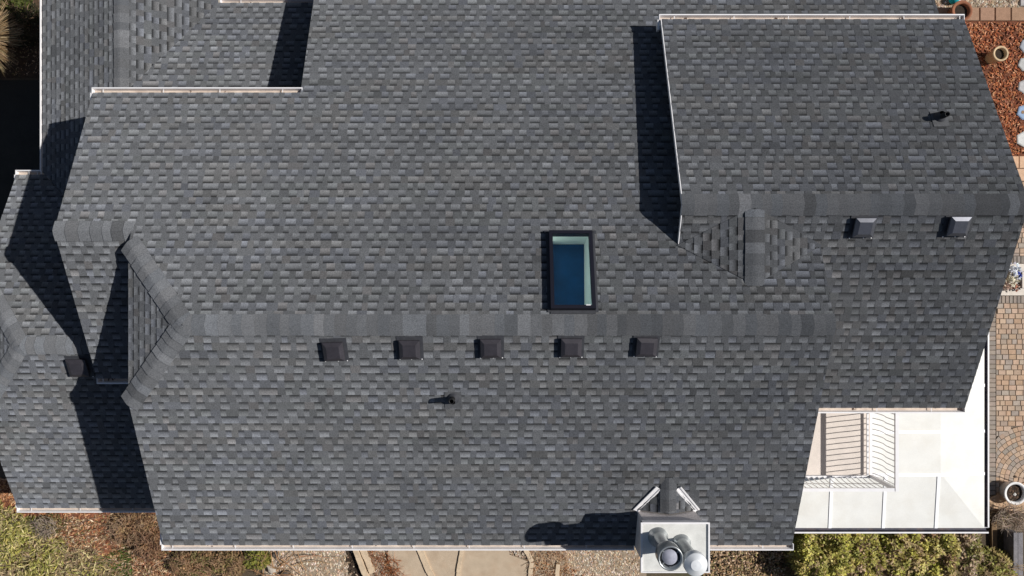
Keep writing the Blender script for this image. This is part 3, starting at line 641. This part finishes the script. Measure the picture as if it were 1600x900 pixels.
# shrubs
def shrub(px, py, h, rx, ry, cols, n, label, size=(.06, .12), stems=14, scol=(.2, .13, .08), group=None, bare=0., D=None, name='shrub', shell=.55, flat=False):
    x, y = Plane(0, 0, D or (ZC - h * .7)).see(px, py); g0 = gz(x)
    T = thing(name, (x, -y, g0), label, 'shrub', group); mb = MB(); st = MB()
    clumps = [(U(-.8, .8), U(-.8, .8), U(.75, 1.25), rnd.choice(cols)) for _ in range(26)]
    for _ in range(n):
        a, r = U(0, 6.3), math.sqrt(U(0, 1)); cx, cy = math.cos(a) * r, math.sin(a) * r
        best = min(clumps, key=lambda c: (c[0] - cx) ** 2 + (c[1] - cy) ** 2)
        dist = math.sqrt((best[0] - cx) ** 2 + (best[1] - cy) ** 2)
        top = h * (math.sqrt(max(.05, 1 - r * r * .9)) if not flat else 1 - .3 * r ** 4) * (best[2] if not flat else .7 + .3 * best[2]) * (1.05 - min(.5 if not flat else .22, dist * dist * 3.5)) * .82
        z = top * (U(shell, 1) if U(0, 1) < .8 else U(.1, 1))
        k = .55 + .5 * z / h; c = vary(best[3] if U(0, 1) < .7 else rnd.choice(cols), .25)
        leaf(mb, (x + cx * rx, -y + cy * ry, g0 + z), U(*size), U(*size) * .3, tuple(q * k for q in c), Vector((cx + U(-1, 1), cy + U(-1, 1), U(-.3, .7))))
    for _ in range(stems):
        a = U(0, 6.3); r = U(.4, 1.05); e = Vector((x + math.cos(a) * rx * r, -y + math.sin(a) * ry * r, g0 + h * U(.65, 1.05))); b = Vector((x + U(-.08, .08), -y + U(-.08, .08), g0)); m = (b + e) / 2 + Vector((U(-.08, .08), U(-.08, .08), .12))
        st.tube([b, m, e], .012, .004, 4, vary(scol))
        for _ in range(3):
            t = U(.4, .9); s = m.lerp(e, t); st.tube([s, s + Vector((U(-.2, .2), U(-.2, .2), U(.02, .2)))], .006, .003, 3, vary(scol))
    if n: mb.build('foliage', M['leaf'], T)
    st.build('stem', M['bark'], T); return T
GREEN = [(.50, .48, .085), (.66, .60, .14), (.31, .29, .06), (.70, .61, .22), (.42, .34, .1), (.54, .41, .2)]
DRY = [(.4, .26, .14), (.56, .41, .25), (.26, .17, .09), (.42, .38, .09)]
EDGE = 'shrubs of the hedge below the patio roof'
shrub(1292, 868, 1.25, .85, .9, GREEN, 7000, 'bright yellow green evergreen shrub at the left end of the hedge', group=EDGE, flat=True, shell=.7, size=(.055, .115))
shrub(1352, 874, 1.1, .6, .8, GREEN[:3] + DRY, 5000, 'second hedge shrub with a bare brown middle', group=EDGE, flat=True, shell=.7, size=(.055, .115))
shrub(1415, 872, 1.1, .65, .85, GREEN + DRY[:2], 5500, 'olive green shrub in the middle of the hedge', group=EDGE, flat=True, shell=.7, size=(.055, .115))
shrub(1470, 866, 1.15, .65, .8, GREEN + DRY[:1], 5500, 'fresh green hedge shrub beside the tan flowered one', group=EDGE, flat=True, shell=.7, size=(.055, .115))
shrub(1512, 866, 1.0, .45, .75, [(.48, .35, .22), (.56, .42, .3), (.34, .28, .09), (.28, .27, .08)], 2600, 'tan and brown fading shrub under the patio roof corner', group=EDGE, flat=True, shell=.7, size=(.055, .115))
shrub(1560, 893, .8, .75, .45, [(.4, .39, .09), (.5, .39, .15), (.28, .24, .07)], 2000, 'thin yellowish shrub with pale bare stems in the bottom right corner', stems=40, scol=(.4, .29, .17))
shrub(1258, 892, .5, .5, .4, [(.2, .19, .06), (.28, .2, .09), (.34, .21, .1)], 1600, 'low dark shrub between the leaf litter and the hedge')
shrub(1583, 808, .7, .55, .42, DRY, 260, 'leafless twiggy bush beside the white flower pot', stems=75, scol=(.42, .33, .26), size=(.03, .05))
shrub(196, 828, .6, .65, .5, [(.34, .2, .11), (.24, .14, .08), (.44, .29, .15)], 2600, 'brown dormant shrub under the corner between the two lower eaves', stems=45, scol=(.3, .2, .13), size=(.04, .08))
shrub(228, 852, .5, .45, .5, [(.26, .14, .08), (.34, .19, .1), (.2, .11, .065)], 1800, 'dark brown dormant shrub hard against the corner of the gutter', stems=30, scol=(.26, .16, .1), size=(.04, .08))
shrub(296, 884, .45, .7, .38, [(.34, .19, .1), (.42, .26, .14), (.22, .14, .08), (.24, .2, .08)], 2600, 'rusty brown low shrub below the left end of the lower gutter', stems=26, scol=(.32, .2, .12), size=(.04, .09))
shrub(352, 886, .45, .5, .36, [(.3, .19, .1), (.26, .22, .08), (.38, .25, .13)], 1700, 'olive brown low shrub right of the rusty one', stems=26, scol=(.34, .22, .13), size=(.04, .09))
shrub(397, 876, .35, .36, .28, [(.28, .29, .05), (.42, .38, .09), (.18, .19, .04)], 1200, 'small yellow green plant beside the pale rock', stems=10, size=(.05, .09))
shrub(92, 812, .4, .4, .25, [(.2, .19, .06), (.24, .18, .08)], 500, 'sprawling grey twig bush beside the orange bark', stems=40, scol=(.3, .24, .19), size=(.03, .06))
# creeping bare vine over the gravel
mb = MB(); base = Vector((*G(440, 880), 0)); base.y *= -1
for _ in range(34):
    a = U(-.7, 3.6); p = Vector((G(U(370, 480), 0)[0], -G(0, U(862, 900))[1], .1)); pts = [p]
    dd = Vector((math.cos(a), math.sin(a), 0)) * .22
    for k in range(5):
        dd += Vector((U(-.07, .07), U(-.07, .07), 0)); pts.append(pts[-1] + dd + Vector((0, 0, U(-.04, .06))))
    mb.tube(pts, .012, .004, 4, vary((.36, .2, .1)))
tag(mb.build('vine', M['bark'], None), 'bare reddish vine stems trailing over the gravel', 'vine')
def rock(px, py, r, col, label):
    x, y = G(px, py); mb = MB(); vs = []; fs = []; n, m = 8, 5; q = [U(.65, 1.25) for _ in range(n)]
    for i in range(m + 1):
        t = PI * i / m
        for k in range(n): s = q[k] * U(.85, 1.12); vs.append((x + math.cos(2 * PI * k / n) * math.sin(t) * r * s, -y + math.sin(2 * PI * k / n) * math.sin(t) * r * s * .8, r * .3 + math.cos(t) * r * .6 * U(.95, 1.05)))
    for i in range(m):
        for k in range(n): fs.append((i * n + k, (i + 1) * n + k, (i + 1) * n + (k + 1) % n, i * n + (k + 1) % n))
    mb.mesh(vs, fs, col, 0, False); tag(mb.build('rock', M['attr'], None), label, 'rock')
rock(426, 888, .17, (.45, .4, .34), 'pale rounded rock among the vines'); rock(446, 895, .16, (.1, .08, .065), 'dark rock right of the pale rock'); rock(432, 866, .12, (.12, .1, .085), 'small dark rock against the gutter line')
# timber edging and dark trench
sheet('trench', [(536, 840), (552, 840), (580, 930), (556, 930)], M['bed'], .008)
mb = MB(); scatter([(536, 840), (556, 840), (580, 930), (553, 930)], 260, lambda x, y, z: chip(mb, x, y, z, U(.05, .12), U(.03, .05), vary((.05, .035, .025), .4))); mb.build('dark_bark', M['attr'], None, 'dark bark pieces in the strip beside the timber edging', 'stuff', 'bark')
def board(a, b, w, h, mat, label, z=0., name='timber_edging', cat='timber'):
    A = Vector((*G(*a), 0)); B = Vector((*G(*b), 0)); A.y *= -1; B.y *= -1; d = (B - A).normalized(); s = d.cross(Vector((0, 0, 1))); mb = MB()
    c = (A + B) / 2; l = (B - A).length / 2; k = .012; nseg = 8
    for i in range(nseg):                       # slightly uneven board
        t0, t1 = -1 + 2 * i / nseg, -1 + 2 * (i + 1) / nseg; j = .006 * math.sin(i * 2.1)
        mb.box(c + d * l * (t0 + t1) / 2 + Vector((0, 0, z + h / 2 + j * .5)) + s * j, (d, s, (0, 0, 1)), (l / nseg + .0005 * i, w / 2, h / 2))
    return tag(mb.build(name, mat, None), label, cat)
board((546, 830), (586, 930), .13, .16, M['timber'], 'pale timber board along the dark strip, left one of the pair'); board((556, 830), (583, 893), .15, .10, M['timber'], 'shorter timber board, right one of the pair, ending short')
board((644, 830), (688, 930), .16, .075, M['timber'], 'timber divider slanting between the first and second concrete slabs'); board((726, 830), (711, 930), .11, .07, M['timber'], 'timber divider between the second and third concrete slabs')
board((812, 840), (831, 876), .12, .075, M['timber'], 'short timber edge beside the gravel pocket'); board((831, 878), (822, 940), .12, .075, M['timber'], 'timber edge closing the right side of the concrete slabs'); board((872, 880), (866, 940), .11, .09, M['timber'], 'half buried timber stub in the straw')
# stepping stones, slabs, pots
for i, (px, py, r, c, lab) in enumerate(((1603, 73, .21, (.36, .38, .42), 'topmost hexagonal stepping stone in the red bark'), (1600, 101, .2, (.46, .46, .45), 'plain grey hexagonal stepping stone, second from the top'), (1600, 136, .205, (.47, .46, .46), 'pale hexagonal stepping stone in the middle of the line'),
        (1599, 176, .215, (.30, .40, .56), 'bluish hexagonal stepping stone with a brown mark'), (1598, 218, .215, (.62, .62, .6), 'whitish hexagonal stepping stone nearest the tan slab'))):
    x, y = G(px, py); mb = MB(); q0 = U(0, .6)
    ring = lambda rr, z: [(x + rr * math.cos(q0 + k * PI / 3), -y + rr * math.sin(q0 + k * PI / 3), z) for k in range(6)]
    a, b, cc, d = ring(r, .0), ring(r, .045), ring(r * .9, .055), ring(r * .8, .052)
    for p, q in ((a, b), (b, cc)):
        for k in range(6): mb.face([p[k], p[(k + 1) % 6], q[(k + 1) % 6], q[k]], c)
    for k in range(6): mb.face([cc[k], cc[(k + 1) % 6], d[(k + 1) % 6], d[k]], tuple(v * .75 for v in c))
    mb.face(d, c)
    if i == 3: mb.mesh([(x - .05 + .05 * math.cos(k), -y + .05 * math.sin(k), .0565) for k in range(6)], [(0, 1, 2, 3, 4, 5)], (.3, .2, .12))
    mb.build('stepping_stone', M['attr'], None, lab, None, 'stepping stone', 'hexagonal stepping stones')
def slab(x0, x1, y0, y1, col, label, h=.05, group=None):
    mb = MB(); b = .012
    A = [(x0, y0), (x1, y0), (x1, y1), (x0, y1)]; B = [(x0 + b, y0 + b), (x1 - b, y0 + b), (x1 - b, y1 - b), (x0 + b, y1 - b)]
    r0 = [(x, -y, 0) for x, y in A]; r1 = [(x, -y, h - b) for x, y in A]; r2 = [(x, -y, h) for x, y in B]
    for p, q in ((r0, r1), (r1, r2)):
        for k in range(4): mb.face([p[k], q[k], q[(k + 1) % 4], p[(k + 1) % 4]], col)
    mb.face(r2[::-1], col); return mb.build('paving_slab', M['attr'], None, label, None, 'slab', group)
ROW = 'tan square slabs in a row at the top right'
edges = [1420, 1463, 1486, 1529, 1553, 1578, 1603, 1630]; labs = ['tan slab under the main eave, farthest left of the row', 'tan slab left of the terracotta pot', 'tan slab under the terracotta pot', 'tan square slab just right of the terracotta pot', 'tan square slab in the middle of the row right of the pot', 'tan slab at the right edge of the photo', 'tan slab beyond the right edge']
for i in range(7):
    a, b = G(edges[i] + .7, 12.5), G(edges[i + 1] - .7, 33.); slab(a[0], b[0], a[1], b[1], vary((.34, .21, .14), .07), labs[i], group=ROW)
a, b = G(1592.5, -12), G(1622, 10); slab(a[0], b[0], a[1], b[1], (.4, .38, .37), 'grey slab at the top right corner above the tan row')
a, b = G(1572, 244.5), G(1590, 263); slab(a[0], b[0], a[1], b[1], (.62, .4, .26), 'tan slab closing the bark bed, partly under the raised gable'); a, b = G(1590.8, 244.5), G(1622, 263); slab(a[0], b[0], a[1], b[1], (.63, .42, .28), 'tan slab closing the bark bed at the right edge')
a, b = G(1575, 264.), G(1622, 283); slab(a[0], b[0], a[1], b[1], (.6, .4, .27), 'longer tan slab below the pair at the foot of the bark bed')
def pot(px, py, D, h, r, mat, label, cat='flower pot', rim=.03, lean=None):
    x, y = Plane(0, 0, D).see(px, py); T = thing('flower_pot', (x, -y, 0), label, cat); mb = MB()
    mb.lathe((x, -y, 0), (0, 0, 1), [(0, .01), (r * .72, .0), (r * .8, .02), (r * .97, h - .05), (r * 1.03, h - .04), (r * 1.04, h), (r * 1.0, h + .008), (r - rim, h), (r - rim - .01, h - .1)], 36); mb.build('bowl', mat, T)
    m = MB(); m.lathe((x, -y, 0), (0, 0, 1), [(r - rim, h - .085), (r * .5, h - .075), (0, h - .08)], 24); m.build('soil', M['soil'], T); return T
pot(1565, 83, 18.85, .42, .2, M['tanpot'], 'tan round flower pot filled with dark soil on the red bark', rim=.045)
pot(1503, 17, 18.95, .36, .27, M['clay'], 'terracotta pot half hidden by the end of the raised gable gutter', rim=.07)
pot(1587, 771, 18.98, .32, .3, M['whitepot'], 'white flower pot on the beige slab at the lower right', rim=.055)
x, y = Plane(0, 0, 18.98).see(1587, 771)
mb = MB()
for k in range(26): stone(mb, x + U(-.15, .15), -y + U(-.15, .15), .24, U(.02, .05), vary((.1, .065, .045), .4))
stone(mb, x + .03, -y - .05, .245, .05, (.6, .58, .55))
mb.build('pot_pebbles', M['attr'], None, 'dark pebbles and one pale stone inside the white flower pot', 'stuff', 'pebbles')
# teal glazed ornament at the top edge
x, y = G(1487, 1); T = thing('garden_ornament', (x, -y, 0), 'teal glazed ball ornament on the gravel at the top edge', 'ornament'); mb = MB(); mb.lathe((x, -y, 0), (0, 0, 1), [(.05, 0), (.12, .05), (.135, .12), (.1, .2), (.04, .24), (.0, .245)], 20, (.02, .36, .42)); mb.build('ball', M['attr'], T)
mb = MB(); mb.lathe((x + .14, -y + .03, 0), (0, 0, 1), [(.07, 0), (.1, .03), (.08, .07), (0, .08)], 14, (.6, .6, .58)); tag(mb.build('pebble', M['attr'], None), 'pale round stone beside the teal ornament', 'stone')

# ------------------------------------------------------------------ brick paving on the right
PAV = [(.47, .335, .24), (.44, .32, .235), (.50, .37, .275), (.40, .315, .25), (.46, .315, .215), (.37, .31, .26)]
GREYB = [(.30, .255, .215), (.33, .27, .225), (.27, .235, .205)]
def brick(mb, x0, x1, y0, y1, col, g=.006, z=.03, b=.006):
    x0 += g; x1 -= g; y0 += g; y1 -= g; z += U(-.002, .002)
    A = [(x0, -y1), (x1, -y1), (x1, -y0), (x0, -y0)]; B = [(x0 + b, -y1 + b), (x1 - b, -y1 + b), (x1 - b, -y0 - b), (x0 + b, -y0 - b)]
    lo = [(x, y, 0) for x, y in A]; mid = [(x, y, z - .006) for x, y in A]; hi = [(x, y, z) for x, y in B]; dk = tuple(c * .7 for c in col)
    for k in range(4): mb.face([lo[k], lo[(k + 1) % 4], mid[(k + 1) % 4], mid[k]], dk); mb.face([mid[k], mid[(k + 1) % 4], hi[(k + 1) % 4], hi[k]], dk)
    mb.face(hi, col)
sheet('joint_sand', [(1480, 264), (1760, 264), (1760, 790), (1480, 790)], material('joint_sand', (.17, .13, .1), .97, var=.2, fine=.3, fscale=60), .004)
mb = MB(); cx, cy = G(1612, 752); Rf = 1.55
X0 = G(1555, 0)[0]
def paverfield(y0, y1, x0, x1, hole=None):
    y = y0; rh = .140; i = 0
    while y < y1 - .03:
        x = x0 - (0 if i % 2 == 0 else U(.06, .1))
        yy = min(y + rh, y1)
        while x < x1:
            w = rnd.choice((.21, .175, .14, .21)); a, b = max(x, x0), x + w
            mx, my = (a + b) / 2, (y + yy) / 2
            if b - a > .05 and not (hole and math.hypot(mx - cx, my - cy) < Rf - .02): brick(mb, a, b, y, yy, vary(rnd.choice(PAV), .1))
            x += w
        y += rh; i += 1
yc0, yc1, yc2, yc3 = G(0, 400)[1], G(0, 412)[1], G(0, 462)[1], G(0, 474)[1]
paverfield(G(0, 284)[1], yc0, G(1540, 0)[0], 16.2); paverfield(yc3, G(0, 766)[1], X0, 16.2, True)
def soldier(x0, x1, y0, y1, horiz):
    if horiz:
        x = x0
        while x < x1: brick(mb, x, x + .105, y0, y1, vary(rnd.choice(GREYB), .1)); x += .105
    else:
        y = y0
        while y < y1: brick(mb, x0, x1, y, y + .128, vary(rnd.choice(GREYB), .1)); y += .128
soldier(G(1540, 0)[0], 16.2, yc0, yc1, True); soldier(G(1540, 0)[0], 16.2, yc2, yc3, True); soldier(G(1541.5, 0)[0], X0, yc3, G(0, 772)[1], False)
# rings of the circle
rr = Rf; ring_i = 0
while rr > .2:
    r1, r0 = rr, rr - .128; nb = max(8, int(2 * PI * (rr - .064) / (.155 if ring_i % 2 else .135))); o = U(0, 1)
    for k in range(nb):
        q0, q1 = 2 * PI * (k + o) / nb, 2 * PI * (k + 1 + o) / nb; g = .006
        if cx + math.cos(q0) * r0 < X0 - .0 or cy + -math.sin(q0) * r0 > G(0, 768)[1]: continue
        dq = g / rr; pts = [(r0 + g, q0 + dq), (r1 - g, q0 + dq), (r1 - g, q1 - dq), (r0 + g, q1 - dq)]
        V = [(max(X0 + .006, cx + r * math.cos(q)), -cy + r * math.sin(q)) for r, q in pts]; col = vary(rnd.choice(PAV + GREYB[:1]), .1); dk = tuple(c * .7 for c in col)
        hi = [(a, b, .03) for a, b in V]; lo = [(a, b, 0) for a, b in V]
        mb.face(hi, col)
        for j in range(4): mb.face([lo[j], lo[(j + 1) % 4], hi[(j + 1) % 4], hi[j]], dk)
    rr -= .128; ring_i += 1
mb.build('paving', M['attr'], None, None, 'structure')
# concrete edged pit with things in it
def cbox(name, p0, p1, h, mat, label, cat, z=0):
    a, b = G(*p0), G(*p1); mb = MB(); mb.abox(a[0], b[0], -b[1], -a[1], z, z + h); return tag(mb.build(name, mat, None), label, cat)
cbox('concrete_curb', (1540, 412.5), (1630, 424), .09, M['curb'], 'pale concrete curb along the upper side of the pit', 'curb'); cbox('concrete_curb', (1540, 450.5), (1630, 461.5), .09, M['curb'], 'pale concrete curb along the lower side of the pit', 'curb'); cbox('concrete_curb', (1594, 424.6), (1630, 450), .085, M['curb'], 'pale concrete curb closing the pit on the right', 'curb')
sheet('pit_floor', [(1540, 424.3), (1593.8, 424.3), (1593.8, 450.3), (1540, 450.3)], M['bed'], .008)
def lump(px, py, z, r, cols, name, label, cat, sq=.8):
    x, y = Plane(0, 0, ZC - z).see(px, py); mb = MB()
    for _ in range(60):
        v = Vector((rnd.gauss(0, 1), rnd.gauss(0, 1), rnd.gauss(0, 1))).normalized(); p = Vector((x, -y, z)) + Vector((v.x * r, v.y * r, v.z * r * sq)); leaf(mb, p, r * U(.5, .9), r * U(.2, .34), vary(rnd.choice(cols), .15), v + Vector((U(-.8, .8), U(-.8, .8), U(-.4, .6))))
    mb.lathe((x, -y, z - r * sq), (0, 0, 1), [(.02, 0), (r * .7, r * sq * .4), (r * .85, r * sq), (r * .6, r * sq * 1.6), (0, r * sq * 1.9)], 12, cols[0]); tag(mb.build(name, M['attr'], None), label, cat)
lump(1583, 421, .35, .13, [(.72, .74, .78), (.62, .66, .74)], 'flower_bunch', 'bunch of white flowers at the top of the pit', 'flowers'); lump(1587, 430, .28, .10, [(.03, .07, .4), (.05, .1, .5), (.7, .72, .8)], 'flower_bunch', 'bunch of deep blue flowers right of the white one', 'flowers')
lump(1580, 437, .3, .13, [(.6, .55, .42), (.5, .48, .36), (.7, .66, .58)], 'flower_bunch', 'cream flower bunch in the middle of the pit', 'flowers'); lump(1572, 446, .25, .10, [(.5, .33, .26), (.62, .5, .42)], 'flower_bunch', 'pinkish flower bunch at the lower left of the pit', 'flowers'); lump(1585, 447, .2, .10, [(.34, .14, .09), (.5, .4, .34), (.05, .05, .06)], 'flower_bunch', 'rusty brown flower bunch at the lower edge of the pit', 'flowers')

# slab under the white pot, timber planter and fence to the lower right
def quadbox(name, poly, h, mat, label, cat, z0=0):
    P = [(*G(*p),) for p in poly]; mb = MB(); lo = [(x, -y, z0) for x, y in P]; hi = [(x, -y, z0 + h) for x, y in P]; n = len(P)
    mb.face(hi[::-1]); 
    for k in range(n): mb.face([lo[k], hi[k], hi[(k + 1) % n], lo[(k + 1) % n]])
    return tag(mb.build(name, mat, None), label, cat)
quadbox('paving_slab', [(1540, 780), (1622, 742), (1622, 800), (1540, 800)], .06, material('beige_slab', (.5, .34, .22), .9, var=.12, vscale=6, fine=.12, fscale=60), 'slanting beige slab under the white flower pot', 'slab')
quadbox('timber_edging', [(1545, 797), (1554, 797), (1554, 866), (1547, 866)], .10, material('brown_timber', (.17, .11, .06), .9, var=.2, vscale=8, fine=.2, fscale=50), 'brown timber edge running down beside the patio roof corner', 'timber')
def planter():
    x0, x1 = 1571, 1598; T = thing('timber_wall', (*[Vector((*G(1584, 850), 0))[0], -G(0, 862)[1]], 0), 'low weathered grey timber wall at the bottom right', 'timber wall')
    zt = .42
    for i, (a, b) in enumerate(((1584, 1590.4), (1591, 1598.5))):
        k = (ZC - zt) / ZC; xa, xb = (a - 800) * k * ZC / F, (b - 800) * k * ZC / F; mb = MB(); y0, y1 = G(0, 824)[1], G(0, 960)[1]; mb.abox(xa, xb, -y1, -y0, zt - .05, zt); mb.build('plank', M['oldwood'], T)
    xa, xb = 784 * (ZC - zt) / F + .02, 797 * (ZC - zt) / F - .02
    mb = MB(); mb.abox(xa, xb, -G(0, 958)[1], -G(0, 826)[1], 0, zt - .052); mb.build('side_boards', M['oldwood'], T)
planter()
# a dry leaning reed, left of the pot
x, y = G(1569, 738); mb = MB(); pts = [Vector((G(1586, 0)[0], -G(0, 752)[1], .1)), Vector((G(1578, 0)[0], -G(0, 741)[1], .35)), Vector((G(1568, 0)[0], -G(0, 738)[1], .45))]; mb.tube(pts, .012, .008, 5, (.12, .09, .07)); mb.lathe(pts[-1], (-1, 0, .1), [(0, -.06), (.03, -.02), (.035, .03), (0, .07)], 8, (.1, .07, .05)); tag(mb.build('seed_head', M['bark'], None), 'dark dry seed head on a thin stalk above the brick circle', 'dry flower')

# ornamental grass and shrub, top left
def tuft(px, py, n, h, r, cols, label, name='ornamental_grass'):
    x, y = Plane(0, 0, 18.2).see(px, py); g0 = gz(x); T = thing(name, (x, -y, g0), label, 'grass clump'); mb = MB()
    for _ in range(n):
        a = U(0, 6.3); q = U(.35, 1.) * r; d = Vector((math.cos(a), math.sin(a), 0)); b = Vector((x, -y, g0)) + d * U(0, .15) * r; col = vary(rnd.choice(cols), .25); w = U(.008, .014); s = d.cross(Vector((0, 0, 1))); pr = None; hh = h * U(.7, 1.1); bend = Vector((U(-.12, .12), U(-.12, .12), 0))
        for k in range(7):
            t = k / 6; p = b + d * q * t ** 1.6 + bend * t * t + Vector((0, 0, hh * (1.5 * t - .75 * t * t))); ww = w * (1 - t * .75)
            if pr: mb.face([pr[0], pr[1], p + s * ww, p - s * ww], col)
            pr = (p - s * ww, p + s * ww)
    mb.build('blades', M['leaf'], T)
tuft(-25, 62, 1500, 1.25, 1.05, [(.5, .36, .2), (.6, .46, .28), (.38, .25, .13), (.3, .2, .1)], 'tall straw coloured ornamental grass at the left edge')
shrub(16, 4, .9, .55, .5, [(.11, .13, .03), (.16, .17, .04), (.07, .09, .02)], 2400, 'green leafy shrub in the top left corner', size=(.05, .1)); shrub(42, 40, .7, .55, .6, [(.06, .06, .03), (.09, .07, .04), (.05, .06, .02)], 1500, 'dark shaded shrub beside the white eave at the top left', size=(.04, .09), stems=30)
mb = MB(); scatter(None, 1500, lambda x, y, z: leaf(mb, (x, y, z + U(.01, .06)), U(.03, .07), U(.01, .02), vary(rnd.choice(LITTER), .35)), pts=[(-14.3, -7.8), (-10.6, -7.8), (-10.6, -5.65), (-14.3, -5.65)]); mb.build('leaf_litter', M['leaf'], None, 'dry leaves on the shaded soil at the top left', 'stuff', 'leaf litter')
x, y = Plane(0, 0, 18.7).see(57, 95); mb = MB(); 
for _ in range(1): pass
rock_l = ((58, 92, .16, (.2, .17, .15), 'grey rock partly under the white eave at the left'),)
for a in rock_l: rock(*a)

# ------------------------------------------------------------------ light, sky, camera
sun = bpy.data.lights.new('sun', 'SUN'); sun.energy = 4.9; sun.angle = math.radians(.5); sun.color = (1, .965, .915); so = bpy.data.objects.new('sun', sun); C.objects.link(so)
Ld = Vector((-1.09, -.135, -1)); so.rotation_euler = Ld.to_track_quat('-Z', 'Y').to_euler(); so.location = (30, 2, 30)
w = bpy.data.worlds.new("World"); bpy.context.scene.world = w; w.use_nodes = True; nt = w.node_tree
sky = nt.nodes.new("ShaderNodeTexSky"); sky.sky_type = 'NISHITA'; sky.sun_disc = False; to = -Ld.normalized()
sky.sun_elevation = math.asin(to.z); sky.sun_rotation = math.atan2(to.x, to.y)
bg = nt.nodes["Background"]; bg.inputs[1].default_value = .047; nt.links.new(sky.outputs[0], bg.inputs[0])
cam = bpy.data.cameras.new('camera'); cam.sensor_width = 36; cam.lens = 36 * F / 1600; cam.clip_end = 500; co = bpy.data.objects.new('camera', cam); C.objects.link(co); co.location = (0, 0, ZC); bpy.context.scene.camera = co
sc = bpy.context.scene; sc.view_settings.view_transform = 'Standard'; sc.view_settings.look = 'None'; sc.view_settings.exposure = 0; sc.view_settings.gamma = 1
sc.cycles.max_bounces = 6; sc.cycles.use_denoising = True
